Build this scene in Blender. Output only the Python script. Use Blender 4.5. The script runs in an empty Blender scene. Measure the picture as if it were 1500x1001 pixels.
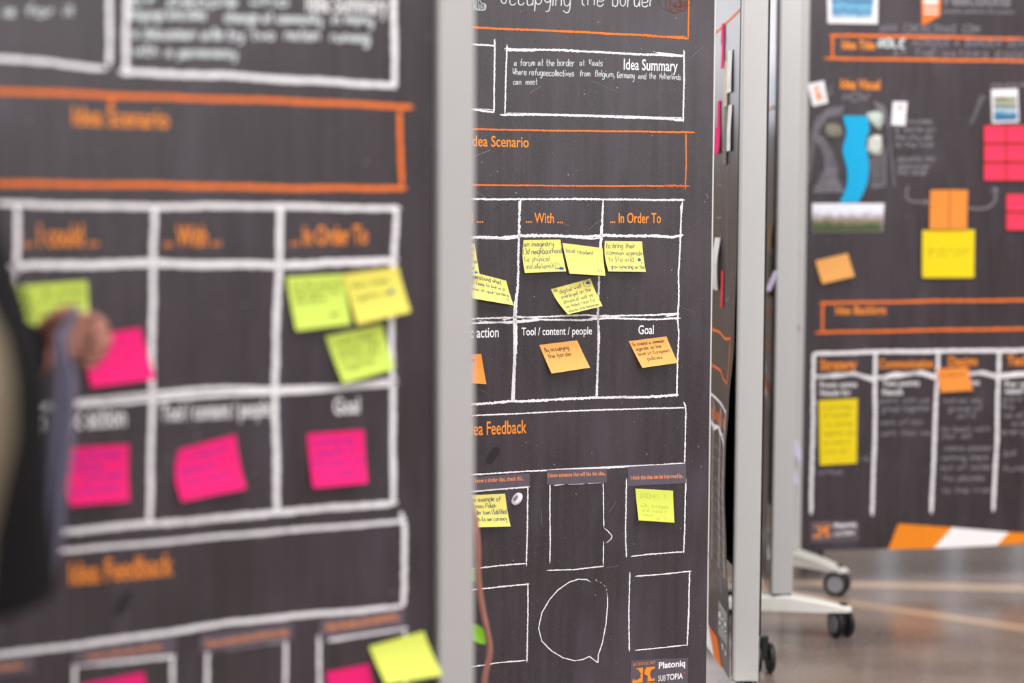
import bpy, bmesh, math, random
from mathutils import Vector, Matrix
rnd = random.Random(7)
SC = bpy.context.scene
COL = SC.collection

# ------------------------------------------------------------------ camera
F = 2400.0                      # focal length in pixels of the 1500 x 1001 frame
PITCH, ROLL, CH = 0.0783, 0.00307, 1.16
cp, sp, cr, sr = math.cos(PITCH), math.sin(PITCH), math.cos(ROLL), math.sin(ROLL)
Rx = Matrix(((1, 0, 0), (0, cp, -sp), (0, sp, cp)))
Rz = Matrix(((cr, -sr, 0), (sr, cr, 0), (0, 0, 1)))
RC = Rz @ Rx                    # (right, down, forward) of the room -> of the camera
def tb(v): return Vector((v[0], v[2], -v[1]))
right, down, fwd = tb(RC[0]), tb(RC[1]), tb(RC[2])
cam_data = bpy.data.cameras.new('camera')
cam = bpy.data.objects.new('camera', cam_data)
COL.objects.link(cam)
m = Matrix.Identity(4)
for i, a in enumerate((right, -down, -fwd)):
    m[0][i], m[1][i], m[2][i] = a
m[0][3], m[1][3], m[2][3] = 0, 0, CH
cam.matrix_world = m
cam_data.sensor_width = 36
cam_data.lens = F / 1500 * 36
cam_data.dof.use_dof = True
cam_data.dof.focus_distance = 3.36
cam_data.dof.aperture_fstop = cam_data.lens / 1000 / 0.038
cam_data.clip_start = 0.05
SC.camera = cam
EYE = Vector((0, 0, CH))
def ray(px, py):
    c = Vector(((px - 750) / F, (py - 500.5) / F, 1))
    return tb(RC.transposed() @ c)

# ------------------------------------------------------------------ world, exposure, light
SC.view_settings.view_transform = 'Standard'
SC.view_settings.look = 'None'
SC.view_settings.gamma = 1
SC.view_settings.use_curve_mapping = False
SC.view_settings.exposure = 0.0
w = bpy.data.worlds.new('world'); SC.world = w; w.use_nodes = True
w.node_tree.nodes['Background'].inputs[0].default_value = (0.75, 0.86, 1, 1)
w.node_tree.nodes['Background'].inputs[1].default_value = 1.0
SC.cycles.use_denoising = True
SC.cycles.max_bounces = 6
def area(name, loc, aim, sx, sy, power, col):
    L = bpy.data.lights.new(name, 'AREA'); L.shape = 'RECTANGLE'; L.size = sx; L.size_y = sy
    L.energy = power; L.color = col
    o = bpy.data.objects.new(name, L); COL.objects.link(o); o.location = loc
    d = Vector(aim) - Vector(loc)
    o.rotation_euler = d.to_track_quat('-Z', 'Y').to_euler()
    return o
area('daylight_window_light', (1.5, -5.75, 3.0), (0.6, 3, 1.2), 11, 1.6, 330, (0.97, 0.98, 1))
area('hall_ceiling_light', (1.5, 1.7, 3.9), (1.5, 1.71, 0), 6.5, 4.6, 430, (1, 0.985, 0.97))
area('far_window_light', (1.0, 9.7, 2.75), (1.0, 4, 0.6), 9, 2.0, 60, (1, 0.97, 0.94))
area('side_fill_light', (-6.2, 4.0, 2.6), (0, 4, 1.4), 8, 2.2, 260, (0.97, 0.98, 1))  # added fill to brighten the left-facing prints; no window stands here

# ------------------------------------------------------------------ materials
MATS = {}
def srgb(r, g, b):
    f = lambda c: (c / 255 / 12.92) if c / 255 <= 0.04045 else ((c / 255 + 0.055) / 1.055) ** 2.4
    return (f(r), f(g), f(b), 1)
def N(nt, t, **kw):
    n = nt.nodes.new(t)
    for k, v in kw.items(): setattr(n, k, v)
    return n
def mat(name, col, rough=0.6, spec=0.4, metal=0.0, var=0.06, scale=30, bump=0.0, bscale=400, emit=0, stretch=(1, 1, 1), trans=0):
    if name in MATS: return MATS[name]
    m = bpy.data.materials.new(name); m.use_nodes = True; nt = m.node_tree
    b = nt.nodes['Principled BSDF']
    tc = N(nt, 'ShaderNodeTexCoord'); mp = N(nt, 'ShaderNodeMapping')
    mp.inputs['Scale'].default_value = stretch
    nt.links.new(tc.outputs['Object'], mp.inputs[0])
    no = N(nt, 'ShaderNodeTexNoise'); no.inputs['Scale'].default_value = scale; no.inputs['Detail'].default_value = 4
    nt.links.new(mp.outputs[0], no.inputs['Vector'])
    mx = N(nt, 'ShaderNodeMix', data_type='RGBA')
    c = srgb(*col)
    mx.inputs[6].default_value = tuple(x * (1 - var * 2) for x in c[:3]) + (1,)
    mx.inputs[7].default_value = tuple(min(1, x * (1 + var * 2)) for x in c[:3]) + (1,)
    nt.links.new(no.outputs['Fac'], mx.inputs[0]); nt.links.new(mx.outputs[2], b.inputs['Base Color'])
    b.inputs['Roughness'].default_value = rough; b.inputs['Specular IOR Level'].default_value = spec
    b.inputs['Metallic'].default_value = metal
    if bump:
        n2 = N(nt, 'ShaderNodeTexNoise'); n2.inputs['Scale'].default_value = bscale
        nt.links.new(mp.outputs[0], n2.inputs['Vector'])
        bp = N(nt, 'ShaderNodeBump'); bp.inputs['Strength'].default_value = bump; bp.inputs['Distance'].default_value = 0.002
        nt.links.new(n2.outputs['Fac'], bp.inputs['Height']); nt.links.new(bp.outputs[0], b.inputs['Normal'])
    if emit:
        nt.links.new(mx.outputs[2], b.inputs['Emission Color']); b.inputs['Emission Strength'].default_value = emit
    if trans:
        out = nt.nodes['Material Output']; tr = N(nt, 'ShaderNodeBsdfTranslucent'); ms = N(nt, 'ShaderNodeMixShader')
        ms.inputs[0].default_value = trans
        nt.links.new(mx.outputs[2], tr.inputs[0]); nt.links.new(b.outputs[0], ms.inputs[1]); nt.links.new(tr.outputs[0], ms.inputs[2])
        nt.links.new(ms.outputs[0], out.inputs[0])
    MATS[name] = m
    return m

def poster_mat(name, col, light, rough, spec):
    m = bpy.data.materials.new(name); m.use_nodes = True; nt = m.node_tree; L = nt.links.new
    b = nt.nodes['Principled BSDF']; tc = N(nt, 'ShaderNodeTexCoord')
    def noise(scale, stretch, detail=4, rg=0.5):
        mp = N(nt, 'ShaderNodeMapping'); mp.inputs['Scale'].default_value = stretch
        L(tc.outputs['Object'], mp.inputs[0]); n = N(nt, 'ShaderNodeTexNoise')
        n.inputs['Scale'].default_value = scale; n.inputs['Detail'].default_value = detail
        n.inputs['Roughness'].default_value = rg
        L(mp.outputs[0], n.inputs['Vector']); return n.outputs['Fac']
    def ramp(fac, a, c):
        r = N(nt, 'ShaderNodeMapRange'); r.inputs[1].default_value = a; r.inputs[2].default_value = c
        L(fac, r.inputs[0]); return r.outputs[0]
    def mix(fac, A, B, amt=1.0):
        x = N(nt, 'ShaderNodeMix', data_type='RGBA')
        if amt != 1.0:
            mm = N(nt, 'ShaderNodeMath', operation='MULTIPLY'); mm.inputs[1].default_value = amt; L(fac, mm.inputs[0]); fac = mm.outputs[0]
        L(fac, x.inputs[0])
        for v, i in ((A, 6), (B, 7)):
            if isinstance(v, tuple): x.inputs[i].default_value = v
            else: L(v, x.inputs[i])
        return x.outputs[2]
    c = srgb(*col); l = srgb(*light)
    out = mix(ramp(noise(1, (70, 70, 4)), 0.35, 0.7), c, l, 0.34)                 # fine vertical wiping streaks
    out = mix(ramp(noise(5, (1.3, 1.3, 0.7), 5), 0.45, 0.75), out, l, 0.55)       # chalk haze
    out = mix(ramp(noise(9, (1.5, 1.5, 0.5), 3), 0.55, 0.8), out, srgb(96, 94, 108), 0.25)
    out = mix(ramp(noise(420, (1, 1, 1), 2), 0.45, 0.72), out, l, 0.5)            # print grain
    vo = N(nt, 'ShaderNodeTexVoronoi'); vo.inputs['Scale'].default_value = 55
    L(tc.outputs['Object'], vo.inputs['Vector'])
    sp_ = N(nt, 'ShaderNodeMapRange'); sp_.inputs[1].default_value = 0.09; sp_.inputs[2].default_value = 0.04
    L(vo.outputs['Distance'], sp_.inputs[0])
    th = ramp(noise(18, (1, 1, 1)), 0.5, 0.6)
    mu = N(nt, 'ShaderNodeMath', operation='MULTIPLY'); L(sp_.outputs[0], mu.inputs[0]); L(th, mu.inputs[1])
    out = mix(mu.outputs[0], out, srgb(190, 185, 190), 0.75)                      # dust specks
    L(out, b.inputs['Base Color'])
    b.inputs['Roughness'].default_value = rough; b.inputs['Specular IOR Level'].default_value = spec
    return m
M_POSTER = poster_mat('chalkboard_print', (39, 31, 34), (76, 66, 74), 0.38, 0.5)
M_POSTER_GLOSS = poster_mat('glossy_chalkboard_print', (58, 51, 50), (80, 72, 68), 0.3, 0.45)
M_WHITE = mat('chalk_white', (243, 240, 244), 0.8, 0.2, var=0.03, scale=500)
M_HAND = mat('chalk_handwriting', (205, 212, 214), 0.8, 0.2, var=0.12, scale=600)
M_DIM = mat('faint_chalk', (128, 124, 132), 0.8, 0.2, var=0.12, scale=600)
M_ORANGE = mat('orange_line_print', (240, 120, 42), 0.6, 0.3, var=0.06, scale=300)
M_OTEXT = mat('orange_letter_print', (250, 148, 48), 0.6, 0.3, var=0.02)
M_OTEXT2 = mat('orange_small_letter_print', (246, 156, 100), 0.6, 0.3, var=0.02)
M_WTEXT = mat('white_letter_print', (248, 246, 248), 0.6, 0.3, var=0.01)
M_ALU = mat('satin_grey_paint', (184, 183, 182), 0.42, 0.5, var=0.02, scale=6, bump=0.04, bscale=900)
M_ALU2 = mat('dull_grey_paint', (164, 161, 158), 0.45, 0.5, var=0.02, scale=6, bump=0.04, bscale=900)
M_WPAINT = mat('white_foot_paint', (222, 220, 214), 0.35, 0.5, var=0.02)
M_BLACKP = mat('black_panel', (16, 18, 22), 0.5, 0.4)
M_EDGE = mat('pale_edge_trim', (196, 192, 188), 0.4, 0.5)
M_RUBBER = mat('black_castor_rubber', (28, 28, 31), 0.5, 0.4)
M_HUB = mat('grey_castor_hub', (140, 140, 148), 0.4, 0.5)
M_YEL = mat('pale_yellow_paper', (252, 240, 136), 0.75, 0.2, var=0.02, scale=14, trans=0.25)
M_YEL2 = mat('warm_yellow_paper', (240, 230, 108), 0.75, 0.2, var=0.02, scale=14, trans=0.25)
M_LIME = mat('lime_paper', (218, 238, 108), 0.75, 0.2, var=0.02, scale=14, trans=0.25)
M_LIME2 = mat('lime_yellow_paper', (234, 244, 112), 0.75, 0.2, var=0.02, scale=14, trans=0.25)
M_PINK = mat('hot_pink_paper', (246, 38, 126), 0.75, 0.2, var=0.03, scale=14, trans=0.2)
M_CORAL = mat('coral_pink_paper', (250, 70, 90), 0.75, 0.2, var=0.03, scale=14, trans=0.2)
M_ORN = mat('pale_orange_paper', (255, 192, 112), 0.75, 0.2, var=0.02, scale=14, trans=0.3)
M_ORN2 = mat('bright_orange_paper', (255, 160, 72), 0.75, 0.2, var=0.02, scale=14, trans=0.25)
M_BYEL = mat('bright_yellow_paper', (250, 226, 36), 0.75, 0.2, var=0.02, scale=14, trans=0.2)
M_INKB = mat('blue_ink', (38, 76, 112), 0.6, 0.3, var=0.1)
M_INKD = mat('blue_marker_blot', (20, 88, 150), 0.6, 0.3, var=0.1)
M_INKK = mat('brown_black_ink', (88, 52, 34), 0.6, 0.3, var=0.1)
M_INKG = mat('faint_green_pencil', (196, 206, 88), 0.6, 0.3, var=0.1)
M_INKP = mat('purple_ink', (190, 36, 140), 0.6, 0.3, var=0.1)
M_INKL = mat('olive_ink', (150, 165, 60), 0.6, 0.3, var=0.1)
M_INKO = mat('dark_ochre_ink', (176, 168, 30), 0.6, 0.3, var=0.1)
M_CAP = mat('lilac_grey_sticker', (92, 84, 95), 0.5, 0.4, var=0.12, scale=60)
M_BROWN = mat('brown_marker', (112, 56, 34), 0.6, 0.3, var=0.1)
M_STAIN = mat('dark_smudge_stain', (36, 30, 32), 0.5, 0.4, var=0.2, scale=120)
M_BLUE = mat('cyan_foam_sheet', (0, 170, 222), 0.55, 0.3, var=0.05, scale=12)
M_PAPER = mat('white_paper', (236, 232, 236), 0.7, 0.2, var=0.03)
M_LILAC = mat('lilac_white_paper', (216, 206, 236), 0.7, 0.2, var=0.03)
M_STONEA = mat('pale_green_stone', (188, 200, 192), 0.8, 0.2, var=0.25, scale=60, bump=0.5, bscale=90)
M_STONEB = mat('grey_brown_stone', (128, 124, 112), 0.8, 0.2, var=0.3, scale=60, bump=0.5, bscale=90)
M_STONEC = mat('white_stone', (205, 206, 198), 0.8, 0.2, var=0.2, scale=60, bump=0.5, bscale=90)

# ------------------------------------------------------------------ object helpers
ORG = {}
def mk(name, verts, faces, material, parent=None, loc=None, smooth=False):
    """One mesh object from points of the room; loc is the origin of a top-level object."""
    o0 = ORG[parent.name] if parent else Vector(loc if loc is not None else verts[0])
    me = bpy.data.meshes.new(name)
    me.from_pydata([tuple(Vector(v) - o0) for v in verts], [], faces)
    me.update()
    if smooth:
        for p in me.polygons: p.use_smooth = True
    me.materials.append(material)
    o = bpy.data.objects.new(name, me); COL.objects.link(o)
    if parent: o.parent = parent
    else: o.location = o0
    ORG[o.name] = o0
    return o
def thing(name, loc, label, cat, group=None):
    o = bpy.data.objects.new(name, None); COL.objects.link(o); o.location = loc; o.empty_display_size = 0.1
    ORG[o.name] = Vector(loc); tag(o, label, cat, group); return o
def tag(o, label, cat, group=None):
    o['label'] = label; o['category'] = cat
    if group: o['group'] = group
    return o
class MB:
    def __init__(s): s.v = []; s.f = []
    def add(s, v, f):
        k = len(s.v); s.v += [Vector(p) for p in v]; s.f += [tuple(i + k for i in q) for q in f]
    def box(s, c, ax, h):
        """centre, three axes, half sizes"""
        c = Vector(c); ax = [Vector(a) for a in ax]
        v = [c + ax[0] * h[0] * i + ax[1] * h[1] * j + ax[2] * h[2] * k for i in (-1, 1) for j in (-1, 1) for k in (-1, 1)]
        s.add(v, [(0, 1, 3, 2), (4, 6, 7, 5), (0, 4, 5, 1), (2, 3, 7, 6), (0, 2, 6, 4), (1, 5, 7, 3)])
    def rings(s, rings, cap=True):
        k = len(s.v); n = len(rings[0])
        for r in rings: s.v += [Vector(p) for p in r]
        for i in range(len(rings) - 1):
            for j in range(n):
                a, b = k + i * n + j, k + i * n + (j + 1) % n
                s.f.append((a, b, b + n, a + n))
        if cap:
            s.f.append(tuple(k + j for j in reversed(range(n)))); s.f.append(tuple(k + (len(rings) - 1) * n + j for j in range(n)))
    def tube(s, pts, rads, n=12, cap=True, squash=1.0):
        pts = [Vector(p) for p in pts]
        if not hasattr(rads, '__len__'): rads = [rads] * len(pts)
        rr = []; ref = None
        for i, p in enumerate(pts):
            t = (pts[min(i + 1, len(pts) - 1)] - pts[max(i - 1, 0)]).normalized()
            if ref is None: ref = Vector((0, 0, 1)) if abs(t.z) < 0.9 else Vector((1, 0, 0))
            a = (ref - t * ref.dot(t)).normalized(); ref = a; b = t.cross(a)
            rr.append([p + (a * math.cos(x) * squash + b * math.sin(x)) * rads[i] for x in [2 * math.pi * j / n for j in range(n)]])
        s.rings(rr, cap)
    def cyl(s, c, ax, r, h, n=24, bev=0.0):
        ax = Vector(ax).normalized(); u = ax.orthogonal().normalized(); v = ax.cross(u); c = Vector(c)
        prof = [(-h / 2, r - bev), (-h / 2 + bev, r), (h / 2 - bev, r), (h / 2, r - bev)] if bev else [(-h / 2, r), (h / 2, r)]
        s.rings([[c + ax * z + (u * math.cos(2 * math.pi * j / n) + v * math.sin(2 * math.pi * j / n)) * q for j in range(n)] for z, q in prof])
    def mk(s, name, material, parent=None, loc=None, smooth=False): return mk(name, s.v, s.f, material, parent, loc, smooth)
def smooth_angle(o, ang=40):
    me = o.data
    for p in me.polygons: p.use_smooth = True
    for e in me.edges: pass
    try: me.set_sharp_from_angle(angle=math.radians(ang))
    except Exception: pass
    return o
def bevel(o, w, seg=2):
    md = o.modifiers.new('bevel', 'BEVEL'); md.width = w; md.segments = seg; md.limit_method = 'ANGLE'; return o

# ------------------------------------------------------------------ vertical faces and drawing on them
Z3 = Vector((0, 0, 1))
class Face:
    """A vertical plane: origin, heading; u runs along it, z is up, off is towards the reader."""
    def __init__(s, x, y, deg):
        s.o = Vector((x, y, 0)); a = math.radians(deg)
        s.d = Vector((math.cos(a), math.sin(a), 0)); s.n = Vector((math.sin(a), -math.cos(a), 0))
    def at(s, u, z, off=0): return s.o + s.d * u + Z3 * z + s.n * off
    def uz(s, px, py, off=0):
        r = ray(px, py); t = (s.o + s.n * off - EYE).dot(s.n) / r.dot(s.n); p = EYE + r * t
        return ((p - s.o).dot(s.d), p.z)
    def P(s, px, py, off=0): return s.at(*s.uz(px, py, off), off)
def resample(pts, step):
    pts = [Vector(p) for p in pts]; out = [pts[0]]
    for a, b in zip(pts, pts[1:]):
        n = max(1, int((b - a).length / step + 0.5))
        out += [a.lerp(b, k / n) for k in range(1, n + 1)]
    return out
def chaikin(pts, k=1):
    pts = [Vector(p) for p in pts]
    for _ in range(k):
        if len(pts) < 3: return pts
        q = [pts[0]]
        for a, b in zip(pts, pts[1:]): q += [a.lerp(b, 0.25), a.lerp(b, 0.75)]
        q.append(pts[-1]); pts = q
    return pts
def ribbon(mb, pts, wid, n, rough=0.0, step=None, wob=0.0, taper=0):
    """Flat stroke along points lying on a surface whose normal is n; rough = ragged edges."""
    if step: pts = resample(pts, step)
    else: pts = [Vector(p) for p in pts]
    L = []; R = []; K = len(pts); ph = rnd.random() * 9
    for i, p in enumerate(pts):
        t = (pts[min(i + 1, K - 1)] - pts[max(i - 1, 0)])
        if t.length < 1e-9: t = Vector((1, 0, 0))
        s = n.cross(t.normalized())
        w1 = wid / 2 * (1 + rough * (rnd.random() * 1.6 - 0.8)); w2 = wid / 2 * (1 + rough * (rnd.random() * 1.6 - 0.8))
        q = wob * wid * (math.sin(i * 0.13 + ph) * 0.6 + math.sin(i * 0.041 + 2 * ph))
        if taper and (i < taper or i > K - 1 - taper): w1 *= 0.45; w2 *= 0.45
        L.append(p + s * (w1 + q)); R.append(p - s * (w2 - q))
    k = len(mb.v); mb.v += L + R
    mb.f += [(k + i, k + i + 1, k + K + i + 1, k + K + i) for i in range(K - 1)]

GL = {
 'a': '46 37 17 05 04 13 24 46|47 44 43 53', 'b': '0A 03|06 17 37 46 44 33 13 04', 'c': '46 37 17 06 04 13 33 44',
 'd': '46 37 17 06 04 13 33 45|4A 43', 'e': '05 45 46 37 17 06 04 13 33 44', 'f': '4A 3A 28 23|07 47', 'g': '46 37 17 06 04 13 33 45|47 42 30 10 01',
 'h': '0A 03|05 17 37 46 43', 'i': '07 03|09 0A', 'j': '27 21 10 00|29 2A', 'k': '0A 03|37 05 43', 'l': '0A 03', 'm': '07 03|05 17 27 36 33|36 47 57 66 63',
 'n': '07 03|05 17 37 46 43', 'o': '17 06 04 13 33 44 46 37 17', 'p': '07 00|06 17 37 46 44 33 13 04', 'q': '46 37 17 06 04 13 33 45|47 40',
 'r': '07 03|05 17 37', 's': '46 37 17 06 15 35 44 33 13 04', 't': '1A 14 23 33|07 37', 'u': '07 04 13 33 44|47 43', 'v': '07 23 47',
 'w': '07 13 26 33 47', 'x': '07 43|47 03', 'y': '07 05 14 34 45|47 42 30 10', 'z': '07 47 03 43',
 'A': '03 2A 43|15 35', 'B': '03 0A 3A 48 37 07|37 46 44 33 03', 'C': '49 3A 1A 08 05 13 33 44', 'D': '03 0A 2A 48 45 23 03', 'E': '4A 0A 03 43|07 37',
 'F': '4A 0A 03|07 37', 'G': '49 3A 1A 08 05 13 33 45 46 26', 'H': '0A 03|4A 43|07 47', 'I': '03 0A', 'K': '0A 03|4A 07 43', 'L': '0A 03 43',
 'M': '03 0A 26 4A 43', 'N': '03 0A 43 4A', 'O': '1A 08 05 13 33 45 48 3A 1A', 'P': '03 0A 3A 49 47 36 06', 'R': '03 0A 3A 49 47 36 06|26 43',
 'S': '49 3A 1A 08 17 36 45 33 13 04', 'T': '0A 4A|2A 23', 'U': '0A 04 13 33 44 4A', 'V': '0A 23 4A', 'W': '0A 13 27 33 4A', 'Y': '0A 27 4A|27 23',
 '3': '0A 3A 48 37 17|37 46 44 33 03', '2': '09 1A 3A 49 47 03 43', '5': '4A 0A 07 37 46 44 33 03', '1': '18 2A 23', '?': '09 1A 3A 48 26 25|24 23',
 ',': '14 01', '.': '03 04', '(': '2A 08 05 23', ')': '0A 28 25 03', '/': '4A 03', "'": '0A 08', '-': '06 36', '!': '0A 05|04 03',
}
def hand_paths(text, jit=0.35):
    x = 0.0; out = []; R = random.Random(text)
    for ch in text:
        if ch == ' ': x += 4.2; continue
        g = GL.get(ch) or GL.get(ch.lower()) or '07 33'
        mxx = 0; dy = R.uniform(-jit, jit); sc = R.uniform(0.92, 1.08)
        for st in g.split('|'):
            p = [(int(q[0]), int(q[1], 16) - 3) for q in st.split()]
            mxx = max(mxx, max(a for a, _ in p))
            out.append(chaikin([Vector((x + a * sc + b * 0.08 + R.uniform(-jit, jit) * .5, b * sc + dy + R.uniform(-jit, jit) * .5, 0)) for a, b in p], 2))
        x += mxx * sc + 1.7
    return out, max(x - 1.7, 1)
def handwrite(mb, text, fn, x0, x1, yb, h, wid, n, slope=0.0, rough=0.2):
    """fn(x, y) -> point; the words run from x0 to x1 on baseline yb, capital height h (signed)."""
    paths, W = hand_paths(text)
    for p in paths:
        ribbon(mb, [fn(x0 + (x1 - x0) * q.x / W, yb + slope * (q.x / W) + h * q.y / 7) for q in p], wid * 1.2, n, rough)
_font = {}
def glyph_mesh(text, bold=0.0):
    key = (text, bold)
    if key in _font: return _font[key]
    cu = bpy.data.curves.new('letters', 'FONT'); cu.body = text; cu.offset = bold; cu.resolution_u = 3
    o = bpy.data.objects.new('letters', cu); COL.objects.link(o)
    dg = bpy.context.evaluated_depsgraph_get(); dg.update()
    me = o.evaluated_get(dg).to_mesh()
    v = [(q.co.x, q.co.y) for q in me.vertices]; f = [tuple(p.vertices) for p in me.polygons]
    o.evaluated_get(dg).to_mesh_clear(); bpy.data.objects.remove(o); bpy.data.curves.remove(cu)
    x0 = min(a for a, _ in v); x1 = max(a for a, _ in v)
    _font[key] = ([((a - x0) / (x1 - x0), b / 0.729) for a, b in v], f)
    return _font[key]
def printed(mb, text, fn, a, b, h, bold=0.0):
    """letters from baseline point a to baseline point b (surface coordinates), capital height h"""
    v, f = glyph_mesh(text, bold)
    mb.add([fn(a[0] + (b[0] - a[0]) * x, a[1] + (b[1] - a[1]) * x + h * y) for x, y in v], f)

class Sheet:
    """Drawing surface on a Face given in photograph pixels; collects strokes per kind, then links them."""
    def __init__(s, face, off): s.F = face; s.off = off; s.k = {}
    def fn(s, off=None):
        o = s.off if off is None else off
        return lambda u, z: s.F.at(u, z, o)
    def mb(s, key, one=None):
        if one is None: return s.k.setdefault(key, MB())
        s.n = getattr(s, 'n', 0) + 1
        return s.k.setdefault((key, s.n), MB())
    def line(s, pts, wpx, key='w', rough=0.5, wob=0.12, step=0.0026):
        a, b = s.F.uz(*pts[0]), s.F.uz(pts[0][0], pts[0][1] + 10)
        w = wpx * abs(a[1] - b[1]) / 10
        ribbon(s.mb(key, 1), [s.F.P(x, y, s.off) for x, y in pts], w, s.F.n, rough, step, wob, 2)
    def text(s, t, x0, y0, x1, y1, ytop, key='ot', bold=0.01):
        a, b = s.F.uz(x0, y0), s.F.uz(x1, y1); c = s.F.uz(x0, ytop)
        printed(s.mb(key, 1), t, s.fn(), a, b, c[1] - a[1], bold)
    def hand(s, t, x0, x1, y0, y1, h, wpx, key='h'):
        a, b = s.F.uz(x0, y0), s.F.uz(x1, y1); c = s.F.uz(x0, y0 - h)
        px = (c[1] - a[1]) / h; k = (b[1] - a[1])
        paths, W = hand_paths(t); m_ = s.mb(key, 1)
        for p in paths:
            ribbon(m_, [s.F.at(a[0] + (b[0] - a[0]) * q.x / W, a[1] + k * q.x / W + h * px * q.y / 7, s.off) for q in p], wpx * px, s.F.n, 0.25)
    def stroke(s, pts, wpx, key='h', k=1, rough=0.3):
        w = wpx * abs(s.F.uz(pts[0][0], pts[0][1])[1] - s.F.uz(pts[0][0], pts[0][1] + 10)[1]) / 10
        ribbon(s.mb(key), chaikin([s.F.P(x, y, s.off) for x, y in pts], k), w, s.F.n, rough)
    def hatch(s, A, B, n, wpx, key):
        """n short strokes between two polylines"""
        def at(P, t):
            t *= len(P) - 1; i = min(int(t), len(P) - 2); q = t - i
            return (P[i][0] + (P[i + 1][0] - P[i][0]) * q, P[i][1] + (P[i + 1][1] - P[i][1]) * q)
        for i in range(n):
            a = at(A, i / (n - 1)); b = at(B, min(1, i / (n - 1) + 0.02))
            s.stroke([a, ((a[0] + b[0]) / 2 + rnd.uniform(-1, 1), (a[1] + b[1]) / 2), b], wpx, key, 1, 0.4)
    def poly(s, pts, key, off=0):
        s.mb(key, 1).add([s.F.P(x, y, s.off + off) for x, y in pts], [tuple(range(len(pts)))])
    def link(s, parent, names):
        for key, m in s.k.items():
            k_ = key[0] if isinstance(key, tuple) else key
            nm, mt = names[k_]; o = m.mk(nm, mt, parent)
            if k_ in ('sk', 'br') or key in ('d', 'h'): o['kind'] = 'stuff'
M_STRIPE = mat('amber_stripe_print', (240, 140, 28), 0.6, 0.3, var=0.03)
KN = {'w': ('white_chalk_line', M_WHITE), 'o': ('orange_chalk_line', M_ORANGE), 'ot': ('orange_heading', M_OTEXT), 'wt': ('white_heading', M_WTEXT),
      'h': ('chalk_handwriting', M_HAND), 'd': ('faint_chalk_writing', M_DIM), 'br': ('brown_marker_scribble', M_BROWN), 'st': ('dark_smudge', M_STAIN),
      'sk': ('chalk_sketch', M_DIM), 'so': ('orange_stripe', M_STRIPE), 'sw': ('white_stripe', M_WTEXT)}

def note(face, corners, material, label, lift=0.012, cat='sticky note', group=None, lines=(), ink=None, bulge=0.0, name='sticky_note', base=0.0012, ws=0.0009, pw=1.7, blots=(), marks=()):
    """A sheet stuck by its top edge, curling off below.  corners: TL TR BR BL in pixels."""
    TL, TR = face.uz(*corners[0], base), face.uz(*corners[1], base)
    BR, BL = face.uz(*corners[2], base + lift), face.uz(*corners[3], base + lift)
    H = TL[1] - BL[1]
    def S(a, t, e=0.0):
        off = base + lift * t ** pw + e
        u = (TL[0] * (1 - a) + TR[0] * a) * (1 - t) + (BL[0] * (1 - a) + BR[0] * a) * t - bulge * math.sin(math.pi * t) * (1 - a * .8)
        z = (TL[1] * (1 - a) + TR[1] * a) * (1 - t) + (BL[1] * (1 - a) + BR[1] * a) * t
        return face.at(u, z, off)
    nx, ny = 8, 12
    v = [S(i / nx, j / ny) for j in range(ny + 1) for i in range(nx + 1)]
    f = [(j * (nx + 1) + i, (j + 1) * (nx + 1) + i, (j + 1) * (nx + 1) + i + 1, j * (nx + 1) + i + 1) for j in range(ny) for i in range(nx)]
    k = len(v); v += [S(i / nx, j / ny, -0.00025) for j in range(ny + 1) for i in range(nx + 1)]
    f += [tuple(reversed([q + k for q in g])) for g in f]
    o = mk(name, v, f, material, None, S(0.5, 0.5), True)
    tag(o, label, cat, group)
    mb = MB()
    for t in lines:      # (text, a0, a1, t baseline, cap height in t [, slope])
        s = t[5] if len(t) > 5 else 0
        handwrite(mb, t[0], lambda x, y: S(x, y, 0.0004), t[1], t[2], t[3], -t[4], ws, face.n, s, 0.15)
    for mk_ in marks: ribbon(mb, [S(x, y, 0.0004) for x, y in mk_], ws, face.n, 0.1)
    if mb.v: mb.mk('handwriting', ink, o)
    if blots:
        m2 = MB()
        for (x, y, r1, r2) in blots:
            m2.add([S(x + r1 * math.cos(q / 9 * 6.283) * (1 + .25 * math.sin(q * 2.2)), y + r2 * math.sin(q / 9 * 6.283), 0.0006) for q in range(9)], [tuple(range(9))])
        m2.mk('ink_blot', M_INKD, o)
    return o

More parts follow.
